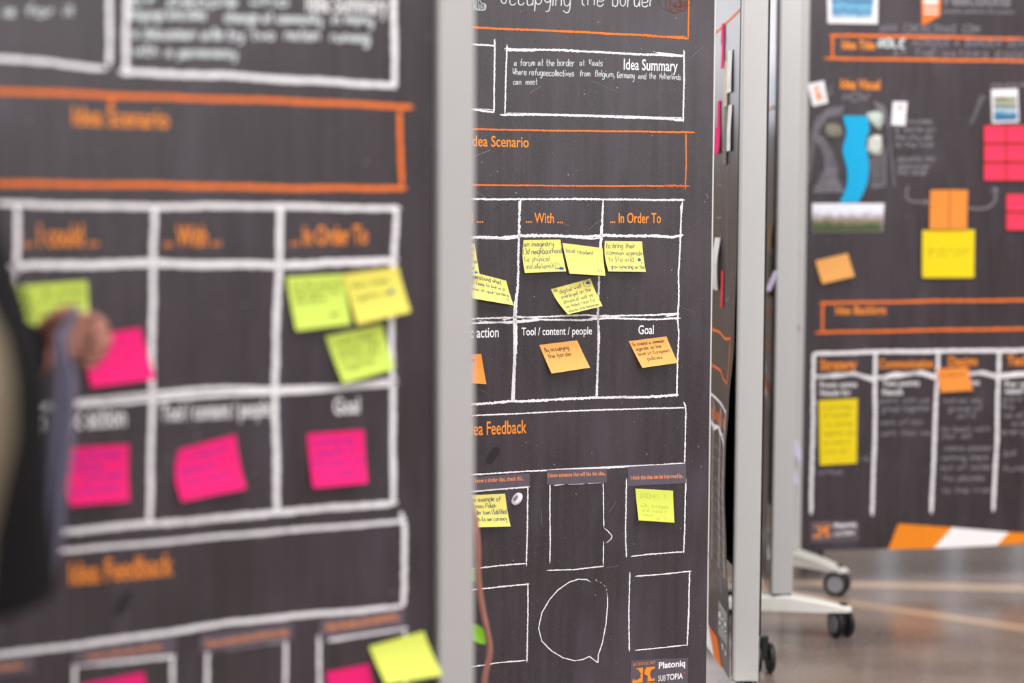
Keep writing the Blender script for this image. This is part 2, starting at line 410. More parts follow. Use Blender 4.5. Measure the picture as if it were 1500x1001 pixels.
# ------------------------------------------------------------------ hall (the setting)
def setting(o): o['kind'] = 'structure'; return o
X0, X1, Y0, Y1, H = -6.5, 8.0, -6.0, 10.0, 4.0
def floor_mat():
    m = bpy.data.materials.new('polished_concrete'); m.use_nodes = True; nt = m.node_tree; L = nt.links.new
    b = nt.nodes['Principled BSDF']; tc = N(nt, 'ShaderNodeTexCoord')
    n1 = N(nt, 'ShaderNodeTexNoise'); n1.inputs['Scale'].default_value = 1.6; n1.inputs['Detail'].default_value = 6
    mp = N(nt, 'ShaderNodeMapping'); mp.inputs['Scale'].default_value = (1, 2.2, 1); mp.inputs['Rotation'].default_value = (0, 0, 0.5)
    L(tc.outputs['Object'], mp.inputs[0]); L(mp.outputs[0], n1.inputs['Vector'])
    n2 = N(nt, 'ShaderNodeTexNoise'); n2.inputs['Scale'].default_value = 60; n2.inputs['Detail'].default_value = 5
    L(tc.outputs['Object'], n2.inputs['Vector'])
    a = N(nt, 'ShaderNodeMix', data_type='RGBA'); a.inputs[6].default_value = srgb(104, 92, 88); a.inputs[7].default_value = srgb(146, 128, 118)
    r = N(nt, 'ShaderNodeMapRange'); r.inputs[1].default_value = 0.35; r.inputs[2].default_value = 0.68; L(n1.outputs['Fac'], r.inputs[0]); L(r.outputs[0], a.inputs[0])
    c = N(nt, 'ShaderNodeMix', data_type='RGBA'); c.inputs[7].default_value = srgb(150, 138, 130)
    r2 = N(nt, 'ShaderNodeMapRange'); r2.inputs[1].default_value = 0.5; r2.inputs[2].default_value = 0.9; L(n2.outputs['Fac'], r2.inputs[0]); L(r2.outputs[0], c.inputs[0])
    L(a.outputs[2], c.inputs[6]); L(c.outputs[2], b.inputs['Base Color'])
    b.inputs['Roughness'].default_value = 0.2; b.inputs['Specular IOR Level'].default_value = 0.55
    return m
def quad_slab(name, x0, x1, y0, y1, z0, z1, material, parent=None):
    mb = MB(); mb.box(((x0 + x1) / 2, (y0 + y1) / 2, (z0 + z1) / 2), ((1, 0, 0), (0, 1, 0), (0, 0, 1)), ((x1 - x0) / 2, (y1 - y0) / 2, (z1 - z0) / 2))
    return mb.mk(name, material, parent, None if parent else ((x0 + x1) / 2, (y0 + y1) / 2, z0))
M_WALL = mat('warm_plaster_wall', (176, 160, 148), 0.85, 0.2, var=0.04, scale=3)
M_CEIL = mat('white_ceiling', (214, 210, 204), 0.9, 0.2, var=0.03, scale=3)
M_PANE = mat('daylit_window_pane', (240, 244, 255), 0.3, 0.3, var=0.0, emit=1.4)
M_FRAME = mat('window_frame_paint', (120, 116, 112), 0.5, 0.4)
FL = setting(quad_slab('floor', X0, X1, Y0, Y1, -0.1, 0, floor_mat()))
setting(quad_slab('ceiling', X0, X1, Y0, Y1, H, H + 0.1, M_CEIL))
setting(quad_slab('wall_left', X0 - 0.1, X0, Y0, Y1, 0, H, M_WALL))
setting(quad_slab('wall_right', X1, X1 + 0.1, Y0, Y1, 0, H, M_WALL))
setting(quad_slab('wall_back', X0, X1, Y0 - 0.1, Y0, 0, H, M_WALL))
setting(quad_slab('wall_far', X0, X1, Y1, Y1 + 0.1, 0, H, M_WALL))
def window(n, x0, x1, z0, z1, y, s, cols, rows):
    fr = MB(); ax = ((1, 0, 0), (0, 1, 0), (0, 0, 1)); t = 0.035
    for i in range(cols + 1):
        x = x0 + (x1 - x0) * i / cols; fr.box((x, y + s * 0.04, (z0 + z1) / 2), ax, (t, 0.04, (z1 - z0) / 2 + t))
    for j in range(rows + 1):
        z = z0 + (z1 - z0) * j / rows; fr.box(((x0 + x1) / 2, y + s * 0.04, z), ax, ((x1 - x0) / 2 + t, 0.038, t))
    w_ = setting(fr.mk('window_%d' % n, M_FRAME, None, ((x0 + x1) / 2, y, z0)))
    for i in range(cols):
        for j in range(rows):
            a, b = x0 + (x1 - x0) * i / cols + t, x0 + (x1 - x0) * (i + 1) / cols - t
            c, d = z0 + (z1 - z0) * j / rows + t, z0 + (z1 - z0) * (j + 1) / rows - t
            quad_slab('pane', a, b, y + s * 0.01, y + s * 0.025, c, d, M_PANE, w_)
window(1, -4.0, 7.0, 1.65, 3.8, Y1, -1, 8, 2)
window(2, -4.5, 7.0, 1.9, 3.8, Y0, 1, 8, 2)
for k, x in enumerate((2.25, 2.66, 3.06, 3.5)): window(3 + k, x, x + 0.13, 0.1, 1.5, Y1, -1, 1, 2)  # narrow glowing panes added out of view, to mirror as streaks in the floor
# beige inlay strips in the floor
def inlay(a, b, wd):
    a, b = Vector(a), Vector(b); d = (b - a).normalized(); s = Vector((-d.y, d.x, 0)) * wd / 2
    a = a - d * 3; b = b + d * 3
    return mk('inlay_strip', [a - s, b - s, b + s, a + s, a - s + Z3 * .0015, b - s + Z3 * .0015, b + s + Z3 * .0015, a + s + Z3 * .0015],
              [(4, 5, 6, 7), (0, 1, 5, 4), (2, 3, 7, 6), (1, 2, 6, 5), (3, 0, 4, 7)], M_INLAY, FL)
M_INLAY = mat('beige_floor_inlay', (178, 152, 130), 0.22, 0.5, var=0.06, scale=8)
def G(px, py):
    r = ray(px, py); return EYE + r * (-CH / r.z)
inlay(G(1216, 880), G(1500, 921), 0.085)
inlay(G(1221, 856), G(1437, 861), 0.10)

# ------------------------------------------------------------------ stands
UP = (0, 0, 1)
def castor(parent, p, heading, r=0.038):
    """twin wheel castor under point p; heading = axle direction"""
    ax = Vector(heading).normalized(); fw = ax.cross(Z3); c = Vector((p[0], p[1], r)) - fw * 0.008
    for s in (-1, 1):
        mb = MB(); mb.cyl(c + ax * 0.017 * s, ax, r, 0.015, 28, 0.004); smooth_angle(mb.mk('castor_wheel', M_RUBBER, parent))
        mb = MB(); mb.cyl(c + ax * 0.0255 * s, ax, r * 0.66, 0.003, 24, 0.001); smooth_angle(mb.mk('castor_hub', M_HUB, parent))
    mb = MB()
    mb.box(c + Z3 * (r * 0.5), (ax, fw, Z3), (0.007, r * 0.5, r * 0.55))
    mb.cyl(c + Z3 * (r * 1.05) + fw * 0.008, Z3, 0.011, r * 0.9, 14)
    mb.mk('castor_fork', M_RUBBER, parent)
def foot(parent, base, dirs, axles, hp=0.115, ht=0.088, material=None, coff=(0, 0, 0)):
    """foot of a stand: tapering wedge arms from the post base, each with a castor"""
    material = material or M_WPAINT
    mb = MB(); base = Vector((base[0], base[1], 0))
    for d in dirs:
        d = Vector((d[0], d[1], 0)); L = d.length; e = d.normalized(); s = Vector((-e.y, e.x, 0))
        rings = []
        for t, w_, zt, zb in ((-0.03 / L, 0.028, hp, hp - 0.042), (0.12, 0.028, hp, hp - 0.042), (0.55, 0.024, (hp + ht) / 2 + .002, ht - 0.016), (0.95, 0.018, ht, ht - 0.014), (1.0, 0.012, ht - 0.003, ht - 0.012)):
            c = base + e * L * t
            rings.append([c - s * w_ + Z3 * zb, c + s * w_ + Z3 * zb, c + s * w_ + Z3 * (zt - .006), c + s * (w_ - .007) + Z3 * zt, c - s * (w_ - .007) + Z3 * zt, c - s * w_ + Z3 * (zt - .006)])
        mb.rings(rings)
    f = smooth_angle(mb.mk('foot', material, parent), 30)
    for d, a in zip(dirs, axles):
        castor(f, base + Vector((d[0], d[1], 0)) * 0.88 + Vector(coff), a)
    return f
def post(parent, c, d, wd, dp, z0, z1, material):
    d = Vector(d).normalized(); n = d.cross(Z3)
    mb = MB(); mb.box((c[0], c[1], (z0 + z1) / 2), (d, n, Z3), (wd / 2, dp / 2, (z1 - z0) / 2))
    o = mb.mk('post', material, parent); bevel(o, 0.004, 2)
    mb = MB(); mb.box((c[0], c[1], z1 + 0.004), (d, n, Z3), (wd / 2 - .002, dp / 2 - .002, 0.004)); mb.mk('post_cap', M_BLACKP, parent)
    mb = MB(); mb.box((c[0], c[1], z0 - 0.003), (d, n, Z3), (wd / 2 - .003, dp / 2 - .003, 0.004)); mb.mk('post_collar', M_BLACKP, parent)
    return o
def panel(parent, F_, u0, u1, z0, z1, th, off, material, trim=True):
    mb = MB(); c = F_.at((u0 + u1) / 2, (z0 + z1) / 2, off - th / 2)
    mb.box(c, (F_.d, F_.n, Z3), ((u1 - u0) / 2, th / 2, (z1 - z0) / 2)); o = mb.mk('panel', material, parent)
    if trim:
        mb = MB()
        for u in (u0, u1): mb.box(F_.at(u, (z0 + z1) / 2, off - th / 2), (F_.d, F_.n, Z3), (0.0018, th / 2 + .0005, (z1 - z0) / 2))
        for z in (z0, z1): mb.box(F_.at((u0 + u1) / 2, z, off - th / 2), (F_.d, F_.n, Z3), ((u1 - u0) / 2, th / 2 + .0005, 0.0018))
        mb.mk('edge_trim', M_EDGE, parent)
    return o
def sheet(parent, F_, u0, u1, z0, z1, off, material, name='poster', zb1=None):
    nx, nz = 6, 12; zb1 = z0 if zb1 is None else zb1; v = []
    for e in (0, -0.0006):
        for j in range(nz + 1):
            for i in range(nx + 1):
                a = i / nx; zb = z0 + (zb1 - z0) * a
                v.append(F_.at(u0 + (u1 - u0) * a, zb + (z1 - zb) * j / nz, off + e))
    f = [(j * (nx + 1) + i, j * (nx + 1) + i + 1, (j + 1) * (nx + 1) + i + 1, (j + 1) * (nx + 1) + i) for j in range(nz) for i in range(nx)]
    k = (nx + 1) * (nz + 1)
    f += [tuple(reversed([q + k for q in g])) for g in f]
    return mk(name, v, f, material, parent)

# ================================================================== board A (left, near)
FA = Face(-0.3086, 2.161, 24.57)
uAr = FA.uz(637, 500)[0]; uAp = FA.uz(690, 500)[0]
pc = FA.at((uAr + uAp) / 2, 0, -0.012); pw_ = uAp - uAr
A = thing('whiteboard_stand', FA.at(-0.3, 0, 0), 'nearest chalkboard-style poster board at left, with lime and hot pink sticky notes', 'board')
M_ALU_SHADED = mat('shaded_grey_paint', (172, 170, 170), 0.42, 0.5, var=0.02, scale=6, bump=0.04, bscale=900)  # darker copy of the post grey, standing in for dimmer light on board A
post(A, pc, FA.d, pw_, 0.055, 0.11, 2.02, M_ALU_SHADED)
uAl = uAr - 0.98
post(A, FA.at(uAl - pw_ / 2, 0, -0.012), FA.d, pw_, 0.055, 0.11, 2.02, M_ALU_SHADED)
panel(A, FA, uAl, uAr, 0.42, 1.98, 0.016, -0.001, M_BLACKP, False)
for c in (pc, FA.at(uAl - pw_ / 2, 0, -0.012)):
    foot(A, c, [FA.n * 0.27, FA.n * -0.27], [FA.d, FA.d])
PA = sheet(A, FA, uAl + 0.002, uAr - 0.001, 0.24, 1.97, 0.0, M_POSTER)
s = Sheet(FA, 0.0008)
W_ = 'w'
for p, wd in (([(160, -60), (160, 0), (158.5, 98)], 10), ([(-280, 76), (0, 87), (72, 91), (157, 101)], 11), ([(185, -60), (185, 0), (184, 106)], 11),
              ([(174, 107), (340, 111), (450, 117), (580, 126)], 12), ([(578, -60), (578, 0), (578, 130)], 12),
              ([(-280, 296), (0, 299), (224, 302), (400, 303), (587, 305)], 12), ([(25, 300), (25, 345), (22, 420), (18, 600), (14, 785)], 11),
              ([(226, 302), (225, 388), (224, 470), (222, 600), (218, 769)], 11), ([(410, 302), (408, 392), (403.5, 568), (405, 749)], 12),
              ([(580, 304), (578, 376), (574.6, 472), (575, 600), (575, 740)], 11),
              ([(-280, 392), (6, 389), (224, 387), (330, 388), (410, 387), (584, 381)], 15),
              ([(-280, 628), (108, 589), (224, 577), (330, 569), (404, 570), (500, 566), (582, 556)], 9), ([(-280, 634), (108, 595), (224, 585), (330, 577), (404, 576), (500, 570), (582, 562)], 9),
              ([(-280, 818), (84, 781), (211, 769), (330, 758), (404, 750), (582, 738)], 13),
              ([(-280, 845), (88, 807), (340, 785), (596, 763)], 9), ([(587, 750), (594, 772), (593, 830), (590, 890)], 10),
              ([(-280, 1003), (0, 961), (150, 940), (340, 912), (592, 889)], 11)):
    s.line(p, wd * .72, 'w', 0.35)
for p, wd in (([(-280, 125), (0, 134), (140, 138), (340, 146), (606, 156)], 11.5), ([(586, 160), (587, 215), (588, 272)], 10),
              ([(-280, 266), (0, 268), (330, 274), (596, 276)], 12), ([(167, 140), (160, 160)], 8)):
    s.line(p, wd * .66, 'o', 0.3)
# lower boxes under the stickers
for p in ([(106, 975), (258, 962)], [(110, 968), (110, 1060), (112, 1110)], [(253, 960), (252, 1060), (252, 1100)], [(298, 953), (423, 938)], [(303, 950), (302, 1110)],
          [(419, 938), (419, 1090)], [(480, 938), (597, 920)], [(468, 928), (468, 1090)], [(594, 925), (593, 1080)], [(-60, 990), (50, 980)]):
    s.line(p, 5, 'w', 0.35)
s.text('Idea Scenario', 107, 183, 247, 188, 154)
s.text('Idea Summary', 449, 16, 567, 21, -14, 'wt')
s.text('... I could ...', 33, 361, 144, 360, 327)
s.text('... With ...', 240, 361, 323, 360, 329)
s.text('... In Order To', 426, 359, 538, 357, 330)
s.text('Specific action', 50, 631, 184, 624, 599, 'wt')
s.text('Tool / content / people', 236, 617, 395, 609, 591, 'wt')
s.text('Goal', 489, 607, 526, 605, 582, 'wt')
s.text('Idea Feedback', 102, 857, 253, 842, 822)
for t, a, b, y0, y1 in (('of people who', 190, 420, 7, 9), ('language and cities', 190, 300, 27, 28), ('change at community', 330, 470, 31, 34), ('in many', 487, 545, 34, 36),
                        ('a discussion', 195, 285, 55, 57), ('on the', 296, 325, 57, 57), ('by two', 335, 400, 57, 58), ('nation', 418, 466, 57, 59), ('running', 485, 540, 60, 62),
                        ('with', 196, 230, 81, 82), ('a', 244, 252, 82, 82), ('permanency', 262, 345, 83, 84), ('is for it', 5, 107, 24, 22)):
    s.hand(t, a, b, y0, y1, 15, 3.6, 'h')
s.mb('st').add([FA.P(180 + 22 * math.cos(q) * .5 + 9 * math.sin(q) * .86, 885 - 22 * math.cos(q) * .86 + 9 * math.sin(q) * .5, 0.0007) for q in [i / 14 * 6.283 for i in range(14)]], [tuple(reversed(range(14)))])
s.link(PA, KN)
def caption(face, c, text, ta, tb_, ttop, label, lbl=None):
    """small dark sticker with one orange line of print"""
    v = [face.P(x, y, 0.0012) for x, y in c]; k = [p - face.n * 0.0004 for p in v]
    o = mk('caption_sticker', v + k, [(0, 3, 2, 1), (4, 5, 6, 7), (0, 1, 5, 4), (1, 2, 6, 5), (2, 3, 7, 6), (3, 0, 4, 7)], M_CAP, None, v[3])
    tag(o, label, 'sticker')
    mb = MB(); a, b, t = face.uz(*ta), face.uz(*tb_), face.uz(ta[0], ttop)
    printed(mb, text, lambda u, z: face.at(u, z, 0.0018), a, b, t[1] - a[1], 0.012); mb.mk('lettering', M_OTEXT2, o)
    return o
T1, T2, T3 = 'I know a similar idea, check this...', 'I know someone that will like this idea...', 'I think this idea can be improved by...'
caption(FA, [(-75, 971), (50, 957), (50, 985), (-75, 1000)], 'I like this idea because...', (-66, 990), (38, 977), 980, 'lilac-grey caption sticker at the bottom left corner of the nearest board')
caption(FA, [(108, 950), (258, 932), (258, 955), (108, 976)], T1, (126, 966), (240, 950), 957, 'lilac-grey caption sticker on nearest board, above the pink note cut off by the frame')
caption(FA, [(293, 930), (429, 912), (429, 938), (293, 958)], T2, (300, 948), (425, 929), 937, 'lilac-grey caption sticker on nearest board, middle of its bottom row')
caption(FA, [(468, 907), (592, 890), (592, 920), (468, 938)], T3, (476, 925), (586, 907), 912, 'lilac-grey caption sticker on nearest board, above the lime note by the post')
gA = None
note(FA, [(419.5, 406), (506, 401.5), (514, 475), (434, 484.7)], M_LIME, 'lime sticky note on nearest board, left of the pair under In Order To', 0.012, ink=M_INKL,
     lines=(('on the square', .08, .9, .22, .1), ('between two', .1, .85, .36, .1), ('borders', .1, .6, .5, .1), ('yes', .65, .8, .8, .08)), ws=0.0016)
note(FA, [(503, 402), (583.6, 391), (602, 457), (523.5, 475.7)], M_YEL2, 'yellow sticky note on nearest board, overlapping the lime one under In Order To', 0.014, ink=M_INKL, base=0.004,
     lines=(('show cities', .1, .75, .3, .1), ('together and', .1, .8, .55, .1)), ws=0.0016, blots=((.76, .5, .05, .05),))
note(FA, [(477, 492.7), (560, 475), (578, 540.6), (502.7, 562)], M_LIME, 'lime sticky note on nearest board, lowest of the three under In Order To', 0.012, ink=M_INKL, base=0.003,
     lines=(('make cities', .12, .8, .25, .1), ('people feel', .12, .85, .42, .1), ('at home here', .12, .8, .58, .1), ('together', .12, .7, .75, .1)), ws=0.0016)
note(FA, [(24, 419), (128, 411.7), (132, 487), (30, 496)], M_LIME, 'lime sticky note on nearest board, half covered by the hand', 0.01, ink=M_INKL,
     lines=(('for new people', .05, .95, .2, .11), ('who arrive and', .05, .95, .38, .11), ('stay in town', .05, .9, .56, .11)), ws=0.002)
note(FA, [(116, 494), (206, 480), (227.5, 555), (134, 567.6)], M_PINK, 'hot pink sticky note on nearest board, just right of the hand', 0.012, ink=M_INKP, base=0.002,
     lines=(), ws=0.002)
note(FA, [(93, 657), (189, 651), (190, 734), (103.5, 741.5)], M_PINK, 'hot pink sticky note with purple writing under Specific action on nearest board', 0.012, ink=M_INKP,
     lines=(('see the maps', .1, .85, .2, .11), ('tell stories', .02, .6, .4, .11), ('and walk', .3, .9, .58, .11), ('in the town', .1, .85, .8, .11)), ws=0.0022, bulge=0.004)
note(FA, [(262, 659), (345, 637), (361, 716), (266.5, 735)], M_PINK, 'hot pink sticky note tilted up to the right under Tool content people', 0.014, ink=M_INKP,
     lines=(('a map of', .2, .8, .25, .11), ('places of', .1, .6, .5, .11), ('the town', .1, .8, .72, .11)), ws=0.0022, bulge=0.006)
note(FA, [(450, 636), (533.5, 629.6), (539, 707.6), (459, 715)], M_PINK, 'hot pink sticky note under Goal on nearest board', 0.014, ink=M_INKP,
     lines=(('to bring new', .08, .8, .22, .11), ('people in', .1, .8, .42, .11), ('the heart of', .05, .95, .62, .11), ('cities', .2, .8, .82, .11)), ws=0.0024)
note(FA, [(478, 985), (541, 973), (556, 1050), (490, 1062)], M_PINK, 'hot pink sticky note at the bottom edge, tucked under the lime note by the post', 0.012)
note(FA, [(540.6, 947.7), (620.7, 925), (648, 989.5), (565.7, 1003)], M_LIME2, 'blank lime note curling over the bottom of the post edge of nearest board', 0.02, base=0.006)
note(FA, [(118, 1004), (211, 985), (222, 1060), (125, 1080)], M_PINK, 'hot pink sticky note cut off by the bottom of the frame, at lower left', 0.012)

# ================================================================== board B (middle, in focus)
FB = Face(0.17772, 3.30705, 7.49)
uBr = FB.uz(1041.5, 500)[0]; uBl = uBr - 1.02
B = thing('whiteboard_stand', FB.at((uBl + uBr) / 2, 0, 0), 'sharply focused chalkboard-style poster board in the middle, with pale yellow and orange notes', 'board')
for u in (uBl + 0.12, uBr - 0.16):
    c = FB.at(u, 0, -0.05); post(B, c, FB.d, 0.05, 0.05, 0.11, 1.9, M_ALU); foot(B, c, [FB.n * 0.24, FB.n * -0.27], [FB.d, FB.d])
panel(B, FB, uBl, uBr, 0.3, 1.99, 0.012, -0.001, M_BLACKP)
PB = sheet(B, FB, uBl + .002, uBr - 0.0015, 0.175, 1.985, 0.0, M_POSTER)
s = Sheet(FB, 0.0006)
wl = [([(725, 57), (724.5, 100), (723, 166)], 2.2), ([(600, 58), (690, 64.5), (726, 67)], 2.6), ([(600, 152), (690, 160), (724, 164.5)], 2.6), ([(650, 157), (690, 159), (724, 161)], .8),
      ([(742.5, 65), (741, 110), (739.5, 167)], 2), ([(739, 71), (760, 72), (830, 74), (880, 77), (940, 79.5), (1002, 82)], 3), ([(740, 74), (765, 74), (790, 73.5)], 2.2), ([(960, 77), (985, 79.5), (1002, 81)], 2),
      ([(732, 168), (830, 169), (900, 171), (1001, 175)], 2.8), ([(742, 165.5), (850, 168), (1001, 172.5)], .9), ([(950, 172.5), (975, 174), (1001, 176.5)], 2.6), ([(1002, 73), (1002, 120), (1001, 179)], 2.1), ([(740.5, 120), (740, 166)], .8),
      ([(600, 291), (690, 291.5), (850, 292), (1003, 293)], 2.8), ([(763, 292), (761, 310), (760.5, 345), (758, 420), (755, 466), (757, 500), (751, 588)], 3.2), ([(760, 294), (761, 330), (759, 395)], 1.6),
      ([(754, 440), (752.5, 466), (753, 520), (749, 588)], 1.5), ([(755.5, 430), (754, 470), (755, 530), (753, 588)], 2),
      ([(883.5, 293), (881, 345), (878, 400), (876, 462), (877.5, 495), (873, 583)], 2.8), ([(880, 330), (877, 400), (876.5, 460), (876, 520), (874.5, 583)], 2),
      ([(1000, 294), (998, 320), (997, 345), (994, 400), (994, 440), (992.5, 468), (994.5, 490), (993, 520), (991.5, 582)], 2.2), ([(997, 300), (998, 344)], 1.4),
      ([(600, 348), (690, 347), (735, 348.5), (762, 345), (830, 346.5), (860, 348), (882, 345), (960, 345.5), (985, 347), (1001, 344)], 4.2), ([(700, 348), (745, 350.5), (765, 346.5)], 2), ([(840, 348), (870, 350), (884, 346)], 2),
      ([(600, 474), (690, 467.5), (740, 465), (770, 465), (860, 462), (880, 464), (950, 461.5), (995, 459.5)], 2.4), ([(600, 479), (690, 473.5), (745, 472), (790, 468.5), (850, 469.5), (890, 466), (960, 468), (997, 466.5)], 2.6),
      ([(735, 469), (760, 464), (790, 467)], 2.2), ([(860, 468), (885, 462), (905, 465)], 2.2), ([(975, 464), (995, 460.5)], 2.4), ([(700, 470), (745, 474), (790, 470)], 1.4),
      ([(600, 601), (690, 592.5), (750, 588.5), (765, 588.5), (830, 585), (870, 582.5), (930, 582), (975, 580.5), (994, 579)], 3.6), ([(870, 584), (900, 583), (930, 581)], 1.6),
      ([(600, 615), (690, 609), (790, 604.5), (850, 602), (920, 599.5), (1003, 597.2)], 2), ([(1001, 589), (1003.5, 594), (1004.5, 603), (1004, 640), (1003, 679)], 1.9),
      ([(600, 704), (690, 695.5), (760, 691.5), (800, 689.5), (900, 685), (1003, 679)], 2.2), ([(805, 688), (900, 683.5), (960, 681)], 1),
      ([(600, 730), (690, 721), (730, 717), (776, 713.5)], 2.6), ([(773.3, 713), (773, 760), (771, 830)], 2), ([(600, 847), (691, 833.5), (730, 829), (771, 826)], 2),
      ([(805.7, 709), (805.7, 760), (806, 800), (805.5, 826)], 1.8), ([(811, 711.5), (827, 710)], 1.5), ([(832, 710), (857, 709)], .8), ([(860, 708.5), (882, 707.5)], 1),
      ([(883.3, 707), (884, 740), (884.5, 773)], 1.5), ([(885, 774), (891, 779), (896.5, 785.5), (895, 790), (888, 796)], 1.3), ([(884, 793), (883.5, 829)], 1.5), ([(801, 836), (840, 835), (848, 834), (885, 830)], 1.8),
      ([(918, 701), (917, 745), (916, 776), (917.5, 817)], 1.7), ([(1004.7, 700), (1003.5, 760), (1001.7, 811)], 1.9), ([(924, 815.5), (950, 812), (1001, 808.8)], 1.8),
      ([(600, 876), (691, 864.5), (775.5, 856)], 2), ([(773.5, 854), (773.5, 900), (771.5, 971)], 1.9), ([(600, 987), (693, 976.8), (730, 971), (771, 968)], 1.8),
      ([(922.7, 838), (921, 898), (922, 955)], 1.8), ([(930, 845), (970, 841.5), (1013, 837)], 1.8), ([(1010.5, 836), (1009, 890), (1006.5, 947)], 2), ([(930, 953.5), (950, 951.5), (1007, 945)], 1.7)]
for p, wd in wl: s.line(p, wd, 'w', 0.55, 0.1, 0.0022)
bub = [(577, 540), (560, 528), (520, 527), (480, 540), (430, 575), (390, 620), (355, 680), (340, 750), (355, 810), (400, 855), (450, 885), (505, 900), (545, 893), (572, 880), (592, 895), (611, 909), (613, 870), (631, 820), (648, 730), (655, 650), (655, 600)]
s.line([(680 + a / 3.119, 680 + b / 3.119) for a, b in bub], 1.5, 'w', 0.35, 0.05, 0.003)
for a, b in zip([(653, 598), (652, 580), (645, 560), (628, 545), (610, 537)], [(653, 588), (649, 570), (638, 552), (620, 540), (600, 531)]):
    s.line([(680 + a[0] / 3.119, 680 + a[1] / 3.119), (680 + b[0] / 3.119, 680 + b[1] / 3.119)], 0.9, 'w', 0.4)
for p, wd in (([(600, 35), (692, 40), (712, 41), (800, 44.5), (900, 50), (960, 52.5), (1009, 56.5)], 3), ([(902, 51), (950, 53), (1005, 53.5)], 1.2), ([(1009.5, -60), (1009, 0), (1008, 56)], 1.8),
              ([(600, 187), (692, 189.5), (800, 191), (900, 192.5), (1018, 194)], 2.4), ([(1004.7, 194), (1005, 240), (1004, 278)], 1.8), ([(600, 269), (690, 271.5), (800, 272), (1010, 273)], 2.2), ([(970, 272), (1008, 272.5)], 3)):
    s.line(p, wd, 'o', 0.4, 0.1, 0.0022)
s.text('Idea Scenario', 688.5, 214, 774.5, 216, 197.5, bold=0.009)
s.text('Idea Summary', 913.6, 102, 992.5, 104.5, 85, 'wt', bold=0.009)
s.text('... I could ...', 636, 326.5, 708, 326.5, 311, bold=0.009)
s.text('... With ...', 770.5, 326.5, 824.5, 327, 311, bold=0.009)
s.text('... In Order To', 894, 326.8, 968, 327, 311, bold=0.009)
s.text('Specific action', 654, 496, 730.5, 494, 480, 'wt', bold=0.009)
s.text('Tool / content / people', 764, 491.5, 867, 490, 479.5, 'wt', bold=0.009)
s.text('Goal', 935, 489.8, 957.5, 489.3, 476, 'wt', bold=0.009)
s.text('Idea Feedback', 682.5, 638.5, 771.3, 634.5, 618, bold=0.009)
s.hand('Occupying', 733, 835, 6, 8, 24, 1.5); s.hand('the', 850, 884, 8, 8.5, 24, 1.5); s.hand('border', 897, 958, 9, 10, 24, 1.5)
s.hand('a forum at the border', 753, 841, 96.5, 96.8, 10, 1.0); s.hand('at', 849, 856, 96.3, 96.5, 9, .9); s.hand('Vaals', 862.5, 882.5, 96.5, 97, 9.5, .9)
s.hand('Where refugeecollectives', 751, 840.5, 109.5, 112.2, 9.5, 1.0); s.hand('from', 849, 864, 111.5, 111.8, 9, 1); s.hand('Belgium,', 872, 900, 112, 113.5, 9.5, .9)
s.hand('Germany', 904, 929, 114, 115.5, 9.5, .9); s.hand('and', 935, 946, 115.5, 116, 9, .9); s.hand('the', 951, 960.5, 115.5, 115.5, 9, .8); s.hand('Netherlands', 966, 997, 115.5, 117, 8.5, .8)
s.hand('can', 752, 763, 124, 124, 8.5, .9); s.hand('meet', 770, 787, 124, 124, 8.5, .9)
for i in range(9): s.stroke([(694 + i * 2.2, 0 if i < 4 else 6), (694.5 + i * 2.2, 10), (693 + i * 2.2, 15.5)], .7, 'h')
s.stroke([(700, -6), (705, 5), (711.5, 5.5), (711, 15.5), (696, 14.5), (693, -2)], 1, 'h')
for cx, cy, r1, r2 in ((978, 0, 13, 15), (986, 4, 11, 15), (995, 0, 14, 11), (990, 7, 9, 13), (1004, 2, 10, 7), (998, 9, 9, 7)):
    s.stroke([(cx + r1 * math.cos(q / 10 * 6.283), cy + r2 * math.sin(q / 10 * 6.283)) for q in range(11)], 1.0, 'br')
s.stroke([(985, 3), (995, 10), (1003, 6), (1012, -6)], 1.2, 'br')
s.mb('st').add([FB.P(722 + 14.5 * math.cos(q) * .52 + 7 * math.sin(q) * .85 + .8 * math.sin(3 * q), 667.5 - 14.5 * math.cos(q) * .85 + 7 * math.sin(q) * .52, 0.0005) for q in [i / 18 * 6.283 for i in range(18)]], [tuple(reversed(range(18)))])
# old scratches and wiped chalk traces
for a, b, wpx in (((695, 280), (712, 290), .5), ((693, 230), (718, 220), .9), ((865, 118), (905, 135), .3), ((1010, 87), (1030, 68), .5), ((862, 337), (880, 322), .4), ((1034, 284), (1037, 291), 1.1),
                  ((818, 326), (835, 331), .4), ((1000, 452), (1018, 458), .3), ((1036, 806), (1041, 832), .6), ((893, 750), (903, 735), .5), ((700, 570), (716, 578), .4), ((776, 136), (793, 126), .6), ((792, 745), (794, 770), .5), ((888, 832), (905, 830), .5)):
    s.stroke([a, ((a[0] + b[0]) / 2 + .6, (a[1] + b[1]) / 2 - .4), b], wpx, 'd')
for i in range(280):
    x, y = rnd.uniform(700, 1038), rnd.uniform(0, 1000); q = rnd.uniform(.25, .65)
    s.mb('d').add([FB.P(x + q * math.cos(t), y + q * math.sin(t) * rnd.uniform(.7, 1.2), .0007) for t in (0, 1.2, 2.5, 3.8, 5)], [(4, 3, 2, 1, 0)])
KB = dict(KN); KB['d'] = ('scratch_marks', M_DIM)
s.link(PB, KB)
caption(FB, [(658, 702), (776, 693.2), (776, 712), (658, 722)], T1, (693.5, 707.5), (768, 703.5), 701, 'lilac-grey caption sticker in focus, reading that one knows a similar idea')
caption(FB, [(801, 689), (889, 686.5), (889, 707), (801, 710.5)], T2, (802.5, 699.5), (888, 696), 693.2, 'lilac-grey caption sticker in focus, above the empty drawn box with a notch')
